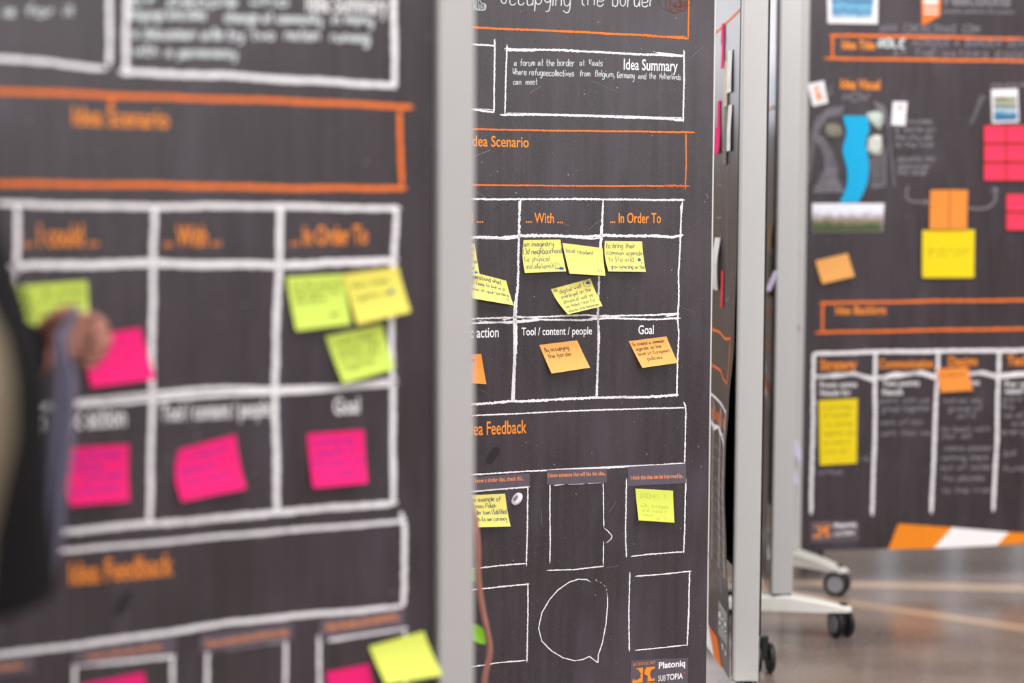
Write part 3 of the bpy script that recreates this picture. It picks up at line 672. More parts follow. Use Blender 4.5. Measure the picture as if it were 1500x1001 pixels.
caption(FB, [(920, 684), (1005, 679.3), (1005, 708), (920, 712.5)], T3, (923.8, 703), (1002, 699.8), 696.5, 'lilac-grey caption sticker in focus, above the lime note in the right drawn box')
note(FB, [(767, 352), (821, 351), (829.4, 397.6), (769, 400)], M_YEL, 'pale yellow note on middle board about an imaginary 3d neighbourhood', 0.014, ink=M_INKB, bulge=0.003, ws=0.00085,
     lines=(('an imaginary', .02, .8, .2, .17), ('(3d neighbourhood', .01, .99, .43, .17), ('(i.e physical', .03, .65, .66, .16), ('installations)', .06, .7, .88, .15)), blots=((.9, .9, .06, .05),),
     marks=([(.8 + .08 * math.cos(q), .82 + .1 * math.sin(q)) for q in [i * .6 for i in range(11)]], [(.8 + .04 * math.cos(q), .84 + .06 * math.sin(q)) for q in [i * .8 for i in range(8)]]))
note(FB, [(823.8, 356), (882.6, 363.5), (886.8, 404), (834.3, 401)], M_YEL, 'pale yellow note on middle board reading local resident, its top right corner folded', 0.016, ink=M_INKB, ws=0.0007,
     lines=(('local resident', .06, .75, .3, .15), ('22', .8, .92, .88, .09)))
note(FB, [(886, 353), (940.7, 353.6), (946, 398.5), (891.3, 397.7)], M_YEL, 'pale yellow note on middle board under In Order To, with a small blue heart', 0.014, ink=M_INKB, bulge=0.003, ws=0.0008,
     lines=(('to bring their', .04, .8, .23, .16), ('common agenda', .05, .98, .46, .16), ('to life and', .08, .72, .68, .16), ('grow ownership on the', .1, .98, .9, .13)), blots=((.88, .6, .045, .055), (.93, .7, .02, .02)))
note(FB, [(807, 424), (865, 408), (882.6, 448.5), (832, 460.7)], M_YEL, 'tilted pale yellow note about a digital wall, below the local resident note', 0.02, ink=M_INKB, bulge=0.003, ws=0.0007,
     lines=(('(15)', .04, .13, .14, .1), ('digital wall', .16, .7, .25, .14, -.03), ('overlayed on the', .14, .9, .44, .13, -.02), ('physical wall so', .12, .9, .62, .13), ('we make room for', .1, .9, .79, .12), ('stories and memories', .08, .92, .95, .11)), blots=((.9, .12, .05, .05),),
     marks=([(.87 + .09 * math.cos(q), .14 + .12 * math.sin(q)) for q in [i * .6 for i in range(11)]],))
note(FB, [(648, 357), (695.4, 357), (702.7, 403.6), (655, 404)], M_YEL, 'pale yellow note on middle board, half hidden behind the near post, upper one', 0.014, ink=M_INKB, ws=0.0008,
     lines=(('to meet', .55, .96, .22, .12), ('people', .55, .9, .42, .12), ('of the', .6, .98, .62, .12), ('border', .5, .9, .82, .12), ('circle', .5, .8, .97, .1)), blots=((.9, .9, .06, .04),))
note(FB, [(684, 396.5), (741.5, 411.3), (752.3, 447.4), (692.3, 437.2)], M_YEL, 'pale yellow note reading understand what, tilted down beside the near post', 0.018, ink=M_INKB, ws=0.0008, base=0.003, bulge=0.002,
     lines=(('understand what', .03, .85, .22, .15), ('it feels to live in a', .1, .9, .45, .13), ('town at your borders', .06, .95, .68, .12), ('22', .86, .93, .86, .1)))
note(FB, [(790, 505.5), (845.6, 498.7), (864.4, 538.7), (808, 547.5)], M_ORN, 'pale orange note reading By occupying the border', 0.022, ink=M_INKK, ws=0.0009,
     lines=(('By occupying', .08, .7, .27, .14), ('the border', .1, .7, .5, .14)))
note(FB, [(921, 500), (976.5, 493), (993, 531.7), (941, 539.2)], M_ORN, 'pale orange note under Goal about a common agenda on European policies', 0.02, ink=M_INKK, ws=0.0008,
     lines=(('To create a common', .04, .88, .2, .12), ('agenda on the', .08, .75, .38, .12), ('level of European', .08, .92, .57, .12), ('policies', .25, .65, .77, .12)))
note(FB, [(650, 521), (705, 518.7), (712.5, 563), (660, 560)], M_ORN2, 'orange note on middle board cut by the near post, beside the Tool column', 0.016, ink=M_INKK, lines=(('we like', .5, .78, .25, .12),))
note(FB, [(636, 568), (686, 570), (693, 612), (642, 616)], M_PINK, 'hot pink note on middle board, almost all hidden behind the near post', 0.012)
note(FB, [(684, 726), (740, 723.5), (748, 771.5), (693, 773)], M_YEL, 'pale yellow note beside the round badge, about a German Polish border town', 0.014, ink=M_INKB, ws=0.0008, bulge=0.004,
     lines=(('See example of', .06, .86, .22, .15), ('German Polish', .04, .72, .42, .14), ('border town (Subtitled', .06, .97, .62, .15), ('with its own currency', .12, .94, .82, .13)))
note(FB, [(930.7, 716), (986, 719), (988, 766), (935.5, 762.7)], M_LIME2, 'lime sticky note with faint pencil reading Drones, in the right drawn box', 0.01, ink=M_INKG, ws=0.0007,
     lines=(('DRONES ?', .12, .78, .3, .16), ('with badges', .1, .85, .58, .13), ('and make it', .12, .8, .72, .11), ('loud', .14, .4, .84, .09), ('nr 5', .5, .76, .95, .11)))
# round pin badge
c = FB.P(757, 731, 0.008); axn = (FB.n + FB.d * -1.55 + Z3 * 1.15).normalized()
mb = MB(); mb.rings([[c + axn * h + (axn.orthogonal().normalized() * math.cos(t) + axn.cross(axn.orthogonal().normalized()) * math.sin(t)) * r for t in [i / 28 * 6.283 for i in range(28)]] for h, r in ((-0.003, .0125), (-0.0015, .014), (0.001, .0135), (0.0028, .0105), (0.0036, .005))])
bd = smooth_angle(mb.mk('pin_badge', mat('silvery_white_badge', (214, 208, 222), 0.25, 0.6, var=0.03), None, c)); tag(bd, 'round silvery white pin badge on middle board beside a yellow note', 'badge')
mb = MB(); e1 = (FB.d + Z3).cross(axn).cross(axn).normalized() * -1; e2 = axn.cross(e1)
for k in (-2, -1, 0, 1): ribbon(mb, [c + axn * 0.0045 + e1 * x + e2 * (k * 0.0022) for x in (-.006, -.002, .002, .006)], 0.0012, axn, .3)
mb.mk('badge_lettering', mat('badge_grey_print', (110, 100, 122), 0.5, 0.3), bd)
mb = MB(); mb.cyl(c - FB.n * .004, FB.n, 0.002, 0.008, 10); mb.mk('badge_pin', M_EDGE, bd)

# logo sticker (used on the middle board and again on the far right one)
def logo_sticker(face, TL, TR, BR, BL, label):
    q = [face.uz(*p) for p in (BL, BR, TR, TL)]
    def S(a, b, off=0.0018):
        u = (q[0][0] * (1 - a) + q[1][0] * a) * (1 - b) + (q[3][0] * (1 - a) + q[2][0] * a) * b
        z = (q[0][1] * (1 - a) + q[1][1] * a) * (1 - b) + (q[3][1] * (1 - a) + q[2][1] * a) * b
        return face.at(u, z, off)
    v = [S(*p, 0.0013) for p in ((0, 0), (1, 0), (1, 1), (0, 1))]
    o = mk('logo_sticker', v + [p - face.n * .0006 for p in v], [(0, 1, 2, 3), (7, 6, 5, 4), (0, 4, 5, 1), (1, 5, 6, 2), (2, 6, 7, 3), (3, 7, 4, 0)], M_CAP, None, v[0]); tag(o, label, 'sticker')
    fn = lambda x, y: S(x, y)
    mb = MB(); printed(mb, "LES TÊTES DE L'ART", fn, (.04, .81), (.42, .85), .095, 0.0); printed(mb, 'artistic mediation', fn, (.04, .16), (.42, .2), .085, 0.0)
    # two facing heads, dark profiles cut from orange blocks
    A_ = [(.09, .735), (.215, .745), (.215, .27), (.04, .255), (.04, .385), (.06, .375), (.068, .30), (.078, .37), (.1, .36), (.095, .31), (.125, .36), (.155, .395), (.185, .43), (.165, .5), (.19, .56), (.155, .60), (.15, .66)]
    B_ = [(.42, .765), (.27, .75), (.255, .67), (.235, .645), (.25, .60), (.23, .53), (.265, .515), (.275, .48), (.30, .475), (.298, .29), (.42, .30), (.42, .38), (.40, .40), (.395, .345), (.375, .36), (.35, .44), (.338, .55), (.352, .64), (.385, .685), (.42, .70)]
    for P_ in (A_, B_): mb.add([fn(x, y) for x, y in P_], [tuple(range(len(P_)))])
    mb.mk('orange_emblem', M_OTEXT, o)
    mb = MB(); printed(mb, 'Platoniq', fn, (.485, .69), (.945, .735), .215, 0.028)
    printed(mb, 'SUB', fn, (.485, .27), (.61, .285), .2, 0.0); printed(mb, 'TOPIA', fn, (.625, .29), (.91, .325), .2, 0.018); mb.mk('white_lettering', M_WTEXT, o)
    mb = MB(); mb.add([fn(.935 + .013 * math.cos(t), .51 + .03 * math.sin(t)) for t in [i / 10 * 6.283 for i in range(10)]], [tuple(range(10))]); mb.mk('red_dot', mat('red_print', (220, 60, 60)), o)
logo_sticker(FB, (924, 967.4), (1008.2, 963.8), (1007, 1008), (922.5, 1012.5), 'dark sticker with orange two-heads emblem at the bottom of middle board')

# ================================================================== boards C and E seen edge-on
def edge_board(label, o, deg, width, postc, pw, pd, z0, lift, mt, pm, fd, fa, ph0=0.115, K=1.0, hp=0.115, coff=(0, 0, 0)):
    """board running away from the reader; s = distance from its near edge, face towards the left"""
    F_ = Face(o[0], o[1], deg)       # u = -s : the near edge is the right end of the print
    T = thing('whiteboard_stand', (postc[0], postc[1], 0), label, 'board')
    post(T, postc, (1, 0, 0), pw, pd, ph0, 2.02, pm)
    far = F_.at(-width - 0.03, 0, -0.02)
    post(T, far, (1, 0, 0), pw * .8, pd, 0.115, 2.02, pm)
    foot(T, postc, fd, fa, hp, 0.088, None, coff); foot(T, far, [F_.n * 0.2, F_.n * -0.2], [F_.d, F_.d])
    panel(T, F_, -width, -0.004, 0.35, 1.98, 0.014, -0.003, M_BLACKP, False)
    def S(sd, z, e=0.0):
        # the print hangs loose: its near edge stands off the panel
        L = 0.0
        for (za, la), (zb, lb) in zip(lift, lift[1:]):
            if za >= z >= zb: t = (za - z) / (za - zb); t = t * t * (3 - 2 * t); L = la * (1 - t) + lb * t
        if z < lift[-1][0]: L = lift[-1][1]
        f_ = max(0, 1 - sd / 0.22) ** 1.3
        return F_.at(-sd * K, CH + (z - CH) * K, 0.002 + L * f_ * K + e)
    nx, nz = 16, 60; v = []
    for e in (0, -0.0006):
        for j in range(nz + 1):
            for i in range(nx + 1):
                sd = width * (i / nx) ** 1.6
                v.append(S(sd + .002, z0 + (1.975 - z0) * j / nz, e))
    f = [(j * (nx + 1) + i + 1, j * (nx + 1) + i, (j + 1) * (nx + 1) + i, (j + 1) * (nx + 1) + i + 1) for j in range(nz) for i in range(nx)]
    k = (nx + 1) * (nz + 1); f += [tuple(reversed([q + k for q in g])) for g in f]
    P_ = mk('poster', v, f, mt, T, None, True)
    return F_, T, P_, S
class Lines:
    def __init__(s): s.parts = []
    def mk(s, name, material, parent): return [p.mk(name, material, parent) for p in s.parts]
def sline(S, mb, n, pts, w, rough=.4, step=0.006):
    if isinstance(mb, Lines): mb.parts.append(MB()); mb = mb.parts[-1]
    ribbon(mb, [S(a, b, 0.0008) for a, b in [(q.x, q.y) for q in resample([Vector((x, y, 0)) for x, y in pts], step)]], w, n, rough)

degC = 90 + math.degrees(math.atan2(0.0628, 1)) - 180   # heading from far to near
KC = 0.958
FCo = (0.5315 * KC, 3.862 * KC)
FCx, TC, PC, SCn = edge_board('edge-on poster board right of the middle one, its print curling off at the near edge', FCo, degC, 0.95, (0.561 * KC, 3.86 * KC), 0.0595 * KC, 0.05, 0.045,
    [(1.99, 0), (1.1, 0), (0.86, .004), (0.70, .015), (0.6, .021), (0.5, .022), (0.35, .016), (0.2, .008), (0.06, .005)], M_POSTER_GLOSS, M_ALU,
    [(0.613 - 0.561 * KC, 0.40), (-0.07, -0.30)], [(1, .08, 0), (1, .08, 0)], 0.092, KC, 0.09, (0.036, 0.02, 0))
nC = FCx.n
mw, mo, mh, mt_ = Lines(), Lines(), MB(), MB()
sline(SCn, mo, nC, [(0.01, 1.635), (0.06, 1.63), (0.5, 1.60), (.9, 1.59)], .006)
sline(SCn, mo, nC, [(0.045, .862), (.12, .856), (.2, .866), (.6, .868), (.9, .868)], .006); sline(SCn, mo, nC, [(0.05, .87), (.052, .81), (.05, .752)], .006)
sline(SCn, mo, nC, [(0.05, .752), (.12, .757), (.17, .772), (.4, .778), (.9, .78)], .006)
sline(SCn, mw, nC, [(0.05, .682), (.12, .69), (.3, .70), (.9, .70)], .006)
for sd in (.055, .16, .27, .38, .5, .62): sline(SCn, mw, nC, [(sd, .69), (sd + .004, .5), (sd, .28)], .004 if sd > .05 else .003)
for dz in (0, .01): sline(SCn, mw, nC, [(0.05, .600 + dz), (.10, .622 - dz), (.16, .618 + dz), (.2, .63), (.26, .625 - dz), (.32, .632), (.36, .625 + dz), (.42, .632), (.9, .63)], .006)
for a, b, t in ((.062, .15, 'Tech'), (.17, .26, 'Design'), (.28, .37, 'Comm'), (.39, .49, 'Strategy')):
    printed(mt_, t, lambda x, y: SCn(-x, y, .001), (-b, .642), (-a, .642), .035, .01)
for i, (a, b) in enumerate(((.065, .15), (.17, .26))):
    for k in range(2): printed(mh, 'notes for', lambda x, y: SCn(-x, y, .001), (-b, .572 - k * .034), (-a, .572 - k * .034), .014, .02)
R2 = random.Random(3)
for a, b in ((.065, .15), (.17, .26), (.28, .36)):
    for k in range(11):
        z = .49 - k * .026; handwrite(mh, R2.choice(['we make it', 'to the town', 'a place', 'people and', 'open']), lambda x, y: SCn(-x, y, .001), -b + R2.uniform(0, .02), -a - R2.uniform(0, .03), z, .014, .0016, nC)
# chalk figures
sline(SCn, mh, nC, [(.11, 1.10), (.09, 1.06), (.115, 1.0)], .004); sline(SCn, mh, nC, [(.13, 1.02), (.1, .972)], .003); sline(SCn, mh, nC, [(.035, 1.04), (.075, .955), (.07, .94)], .003); sline(SCn, mh, nC, [(.02, 1.045), (.05, 1.03), (.03, .98)], .003)
sline(SCn, mh, nC, [(.115, .96), (.113, .935)], .006); sline(SCn, mh, nC, [(.085, .972), (.083, .94)], .006); sline(SCn, mh, nC, [(.115, .947), (.085, .957)], .005)
for k in range(6): sline(SCn, mh, nC, [(.09 + .02 * (k % 3), 1.30 - k * .03), (.12 + .015 * (k % 2), 1.285 - k * .03)], .004)
for z in (1.28, 1.20, 1.13): sline(SCn, mh, nC, [(.24, z), (.20, z - .02), (.19, z - .05), (.26, z - .05)], .004)
handwrite(mh, 'about the border', lambda x, y: SCn(.115 + y * .1, 1.16 - x, .001), 0, .12, 0, .1, .0018, nC)
mw.mk('white_chalk_line', M_WHITE, PC); mo.mk('orange_chalk_line', M_ORANGE, PC); mh.mk('chalk_handwriting', M_DIM, PC)['kind'] = 'stuff'; mt_.mk('orange_heading', M_ORANGE, PC)
mb = MB(); mb.add([SCn(a, b, .0009) for a, b in ((.22, .04), (.42, .04), (.42, .10), (.30, .10))], [(3, 2, 1, 0)]); mb.mk('white_stripe', M_WTEXT, PC)
mb = MB(); mb.add([SCn(a, b, .0009) for a, b in ((.10, .04), (.215, .04), (.29, .10), (.18, .10))], [(3, 2, 1, 0)]); mb.mk('orange_stripe', M_ORANGE, PC)
# licence strip printed near its foot: grey band with three round icons
mb = MB(); mb.add([SCn(a, b, .001) for a, b in ((.02, .115), (.16, .115), (.16, .2), (.02, .2))], [(3, 2, 1, 0)]); mb.mk('licence_band', mat('grey_licence_band', (150, 152, 150)), PC)
for k, (q, icon) in enumerate(((.135, 'cc'), (.088, 'i'), (.045, 'o'))):
    r = .021 if k == 0 else .016
    for rr, mtt, e in ((r, M_BLACKP, .0014), (r * .8, M_WTEXT, .0018)):
        mb = MB(); mb.add([SCn(q + rr * math.cos(t), .16 + rr * math.sin(t) * 1.1, e) for t in [i / 18 * 6.283 for i in range(18)]], [tuple(reversed(range(18)))]); mb.mk('licence_icon', mtt, PC)
    mb = MB(); printed(mb, icon, lambda x, y: SCn(-x, y, .0022), (-q - r * .5, .152), (-q + r * .5, .152), .016, .04); mb.mk('licence_lettering', M_BLACKP, PC)
mb = MB(); printed(mb, 'BY', lambda x, y: SCn(-x, y, .0016), (-.1, .092), (-.078, .092), .015, .03); printed(mb, 'SA', lambda x, y: SCn(-x, y, .0016), (-.056, .09), (-.034, .09), .015, .03); mb.mk('licence_lettering', M_WTEXT, PC)

def stick(S, name, s0, s1, z0, z1, out, material, label, cat, bow=0.0, group=None, base=.002):
    """sheet fixed on an edge-on board, its free edge standing off by out"""
    v = []
    for e in (0, -.0004):
        for j in range(9):
            for i in range(5):
                t = j / 8; v.append(S(s0 + (s1 - s0) * i / 4, z1 + (z0 - z1) * t, base + out * t ** 1.5 + bow * math.sin(math.pi * t) + e))
    f = [(j * 5 + i, j * 5 + i + 1, (j + 1) * 5 + i + 1, (j + 1) * 5 + i) for j in range(8) for i in range(4)]; f += [tuple(reversed([q + 45 for q in g])) for g in f]
    o = mk(name, v, f, material, None, v[0], True); tag(o, label, cat); return o
pt = 'sticky note'
M_TORN = mat('pale_torn_photo_print', (226, 224, 218), .5, .3, var=.22, scale=45)
stick(SCn, 'sticky_note', .185, .22, 1.575, 1.625, .002, M_PINK, 'pink sliver of a note high on the edge-on board, upper of two', pt)
stick(SCn, 'sticky_note', .185, .215, 1.515, 1.575, .002, M_PINK, 'pink sliver of a note high on the edge-on board, just under the top one', pt)
stick(SCn, 'sticky_note', .225, .26, 1.375, 1.44, .001, M_PINK, 'pink sliver of a note on the edge-on board, level with the torn photos', pt)
stick(SCn, 'sticky_note', .22, .29, 1.31, 1.375, .003, M_PINK, 'lowest pink sliver of a note on the edge-on board, slightly wider', pt)
stick(SCn, 'sticky_note', .155, .18, .93, 1.02, .001, M_CORAL, 'thin coral sliver of a note on the edge-on board above the orange frame', pt)
stick(SCn, 'torn_photo', .08, .13, 1.45, 1.55, .002, M_TORN, 'pale torn photo strip on the edge-on board, upper near one', 'photo', .001)
stick(SCn, 'torn_photo', .13, .17, 1.42, 1.53, .002, mat('cream_torn_paper', (206, 190, 165), .7, var=.3, scale=60), 'cream torn photo strip on the edge-on board, upper far one', 'photo', .001)
stick(SCn, 'torn_photo', .075, .12, 1.31, 1.42, .003, M_TORN, 'greyish torn photo strip on the edge-on board, lower near one', 'photo', .0015)
stick(SCn, 'torn_photo', .13, .17, 1.28, 1.42, .002, M_STONEB, 'brownish torn photo strip on the edge-on board, lower far one', 'photo', .0015)
stick(SCn, 'curled_photo', .20, .27, .97, 1.10, .005, M_TORN, 'white curled photo on the edge-on board beside the focused poster edge', 'photo', .006)

mb = MB(); mb.box((0.561 * KC + 0.0595 * KC / 2 + .0022, 3.86 * KC, 1.1), ((1, 0, 0), (0, 1, 0), (0, 0, 1)), (.002, .022, .9)); mb.mk('shaded_side_strip', M_BLACKP, TC)  # thin black strip added for the shaded side of the post
FEx, TE, PE, SEn = edge_board('second edge-on poster board, blurred, between two pale posts further right', (0.7115, 4.455), degC - 5.0 - 3.6, 0.9, (0.7425, 4.45), 0.0585, 0.05, 0.12,
    [(1.99, .002), (1.2, .001), (0.8, .001), (0.5, .003), (0.2, .004)], M_POSTER_GLOSS, M_ALU, [(0.19, -0.03), (-0.2, 0.035)], [(.95, .3, 0), (1, .12, 0)], 0.118)
nE = FEx.n; mo, mw, mt_ = Lines(), Lines(), MB()
for z in (1.45, .882, .788): sline(SEn, mo, nE, [(0.02, z), (.8, z + .02)], .007)
sline(SEn, mw, nE, [(.01, .70), (.3, .722), (.8, .73)], .008); sline(SEn, mw, nE, [(.01, .628), (.15, .65), (.8, .65)], .014)
printed(mt_, 'Design Tech', lambda x, y: SEn(-x, y, .001), (-.3, .66), (-.02, .66), .035, .03)
mo.mk('orange_chalk_line', M_ORANGE, PE); mw.mk('white_chalk_line', M_WHITE, PE); mt_.mk('orange_heading', M_ORANGE, PE)
stick(SEn, 'sticky_note', .03, .13, 1.06, 1.13, .006, mat('mustard_paper', (214, 170, 50), .7, .2), 'mustard sliver of a note on the second edge-on board', pt)
stick(SEn, 'sticky_note', .03, .14, .93, 1.05, .004, mat('olive_paper', (120, 122, 66), .7, .2), 'olive sliver of a note on the second edge-on board, under the mustard one', pt)
mb = MB(); a, b = Vector((.6935, 4.44, .952)), Vector((.7135, 4.425, 1.005))
mb.box((a + b) / 2, ((b - a).normalized(), Vector((0, 1, 0)), (b - a).normalized().cross(Vector((0, 1, 0)))), ((b - a).length / 2, .0005, .007))
tag(mb.mk('paper_tab', M_LILAC, None, a), 'lilac-white paper tab sticking out between the two edge-on boards', 'paper')

# ================================================================== board D (far right)
FD = Face(0, 0, 10.0); q = ray(1182, 200); FD.o = EYE + q * (5.05 / q.y); FD.o.z = 0
uDl = 0.0; uDr = 1.02
T_D = thing('whiteboard_stand', FD.at(.5, 0, 0), 'far right chalkboard-style poster board with a blue river cutout, its lower edge above the floor', 'board')
for u in (-0.027, uDr + .027): post(T_D, FD.at(u, 0, -.012), FD.d, .052, .05, .115, 2.02, M_ALU)
foot(T_D, FD.at(-.027, 0, -.012), [(0.125, -0.19), (-0.12, 0.19)], [(1, .35, 0), (1, .35, 0)]) if False else foot(T_D, FD.at(-.027, 0, -.012), [(0.145, -0.16), (-0.12, 0.19)], [(.42, .9, 0), (.5, .9, 0)])
foot(T_D, FD.at(uDr + .027, 0, -.012), [FD.n * .25, FD.n * -.25], [FD.d, FD.d])
panel(T_D, FD, uDl, uDr, .32, 1.98, .014, -.001, M_BLACKP, False)
zl, zr = FD.uz(1170, 808)[1], FD.uz(1500, 797.5)[1]
ur_ = FD.uz(1500, 797.5)[0]
PD = sheet(T_D, FD, -.002, uDr, zl, 1.975, .001, M_POSTER, 'poster', zl + (zr - zl) / ur_ * uDr)
s = Sheet(FD, 0.0024)
def Dl(p, w, k='w'): s.line(p, w * (.78 if k == 'w' else 1), k, .3, .1, .006)
for p, w_ in (([(1214, 51.5), (1350, 54), (1500, 57), (1660, 60)], 3.9), ([(1219, 50), (1219, 87)], 3.6), ([(1207, 85), (1500, 90), (1660, 93)], 3.9), ([(1205, 441), (1205, 488)], 3.6), ([(1200, 443.6), (1500, 440), (1660, 438)], 4), ([(1194, 487), (1500, 482), (1660, 480)], 4)): Dl(p, w_, 'o')
for p, w_ in (([(1191, 518), (1500, 512.6), (1660, 510)], 7), ([(1192.5, 516), (1190, 640), (1187.6, 754)], 6.5), ([(1283, 515), (1281, 640), (1277, 756)], 6.5), ([(1374, 515), (1369, 640), (1365, 753)], 6.5), ([(1463.5, 513), (1461, 640), (1455, 750)], 6.5), ([(1554, 511), (1548, 745)], 6.5),
              ([(1190, 552), (1225, 551), (1250, 547), (1275, 554), (1310, 551), (1350, 545), (1372, 552), (1410, 549), (1440, 546), (1460, 551), (1500, 547), (1660, 545)], 6), ([(1190, 554), (1225, 548), (1255, 549), (1277, 557), (1310, 547), (1350, 548), (1372, 555), (1410, 546), (1440, 548), (1460, 554), (1500, 550), (1660, 548)], 4)): Dl(p, w_, 'w')
s.text('Idea Title', 1233, 71.5, 1281, 72.5, 58, bold=.025); s.text('Idea Visual', 1231, 129.5, 1288.6, 131, 115, bold=.025); s.text('Idea Backlogs', 1223.5, 460.5, 1297.5, 460, 447.5, bold=.02)
s.text('Strategy', 1201, 542, 1254.5, 541, 526, bold=.02); s.text('Communication', 1287, 539.5, 1367, 538.5, 526, bold=.02); s.text('Design', 1389, 536.5, 1431, 536, 522, bold=.02); s.text('Technology', 1475, 535.5, 1548, 534.5, 520, bold=.02)
s.text('reactions', 1383, 7, 1480, 9, -14, 'd', .03); s.text('people platform for action', 1381, 19, 1485, 20.5, 12, 'd', .02)
for t, a, b, y in (('From some', 1201, 1255, 568), ('Needs for', 1201, 1246, 580), ('Two points', 1292, 1346, 566), ('Needs', 1292, 1322, 579), ('Our time', 1392, 1434, 565), ('For what', 1472, 1520, 567), ('need for', 1472, 1515, 577)): s.text(t, a, y, b, y - 1, y - 9, 'wt', .01)
s.hand('WWW. CREACTIVAS .COM', 1289, 1433, 47, 48.5, 11, 2.0, 'd'); s.hand('ROLE', 1286, 1324, 69, 70, 11, 3.2); s.hand('ACROSS A BORDER SERVICE', 1336, 1530, 67, 69, 11, 2, 'd'); s.hand("AT THE WATER'S EDGE", 1308, 1500, 82, 86, 9, 2, 'd')
s.hand('NOW', 1234, 1271, 148, 149, 13, 2.2, 'd')
for i, y in enumerate((181, 193, 204, 215)): s.hand(['activities', 'a safe on', 'the city old', 'to the river'][i], 1311 + (8 if i == 0 else 0), 1364 + (i % 2) * 4, y, y, 7, 1.9, 'd')
for i, y in enumerate((236, 247, 256)): s.hand(['parents who', 'discover', 'the water'][i], 1315, 1368 - i * 5, y, y, 8, 1.9, 'd')
for a, b, t, y in ((1288, 1360, 'point with us', 590), (1292, 1362, 'group together', 602), (1288, 1352, 'work of our', 622), (1290, 1366, 'work that way', 638), (1380, 1436, 'from our way', 590), (1389, 1438, 'group of', 602), (1402, 1428, 'art', 613), (1378, 1450, 'to boat work', 632), (1379, 1420, 'for all', 643),
                   (1383, 1450, 'make pieces', 660), (1378, 1446, 'working there', 674), (1378, 1452, 'out of water', 688), (1380, 1440, 'fix places', 704), (1380, 1452, 'to the river', 722), (1468, 1496, 'and a', 588), (1468, 1484, 'by', 598), (1470, 1500, 'we sit', 612), (1482, 1502, 'are', 624),
                   (1466, 1500, 'every', 636), (1470, 1486, 'bill', 668), (1468, 1500, 'fund', 690), (1199, 1232, 'office', 695), (1258, 1272, 'it', 676)): s.hand(t, a, b, y, y - 1, 7, 1.9, 'd')
# chalk sketch of the two river banks
s.hatch([(1236, 155), (1215, 158), (1196, 172), (1186, 200), (1180, 235), (1179, 270)], [(1232, 168), (1212, 172), (1203, 184), (1196, 205), (1190, 240), (1186, 265)], 46, 1.6, 'sk')
s.hatch([(1193, 197), (1207, 200), (1220, 222), (1227, 245), (1227, 262)], [(1192, 207), (1200, 212), (1208, 230), (1208, 248), (1207, 260)], 30, 1.6, 'sk')
s.hatch([(1226, 260), (1236, 280)], [(1204, 252), (1192, 282)], 12, 1.6, 'sk'); s.stroke([(1191, 281), (1236, 281)], 2, 'sk'); s.stroke([(1192, 276), (1215, 258), (1216, 278)], 2, 'sk')
s.hatch([(1281, 148), (1296, 156), (1301, 180), (1304, 220), (1308, 272)], [(1283, 156), (1292, 166), (1302, 190), (1306, 225), (1312, 270)], 44, 1.6, 'sk')
s.hatch([(1275, 235), (1277, 275)], [(1296, 218), (1297, 272)], 14, 1.4, 'sk'); s.stroke([(1274, 272), (1298, 272)], 2, 'sk'); s.stroke([(1297, 215), (1297, 272)], 2, 'sk')
s.hatch([(1215, 128), (1219, 136)], [(1219, 126), (1213, 140)], 5, 1.6, 'sk'); s.hatch([(1443, 143), (1424, 182)], [(1436, 140), (1421, 178)], 14, 1.6, 'sk')
s.stroke([(1330, 272), (1327, 290), (1335, 296), (1362, 296)], 2.6, 'sk', 2); s.stroke([(1354, 292), (1361, 296), (1354, 300)], 2.2, 'sk'); s.stroke([(1418, 305), (1443, 306.6), (1459, 296), (1458, 274)], 3, 'sk', 2); s.stroke([(1453, 281), (1458, 274), (1462, 281)], 2.2, 'sk')
s.hand('one and all', 1452, 1500, 127, 127, 6, 1.6, 'd')
for a, b, c_, d_, k in (((1316, 767.5), (1395, 773), (1368, 803.6), (1301, 805.4), 'so'), ((1395, 773), (1478, 780), (1460, 799), (1368, 803.6), 'sw'), ((1478, 780), (1565, 784), (1552, 794), (1460, 799), 'so')): s.poly([d_, c_, b, a], k)
s.link(PD, KN)
logo_sticker(FD, (1187.6, 765), (1257.5, 763), (1257.5, 792.5), (1187.6, 795), 'blurred dark emblem sticker at the bottom left corner of the far right board')

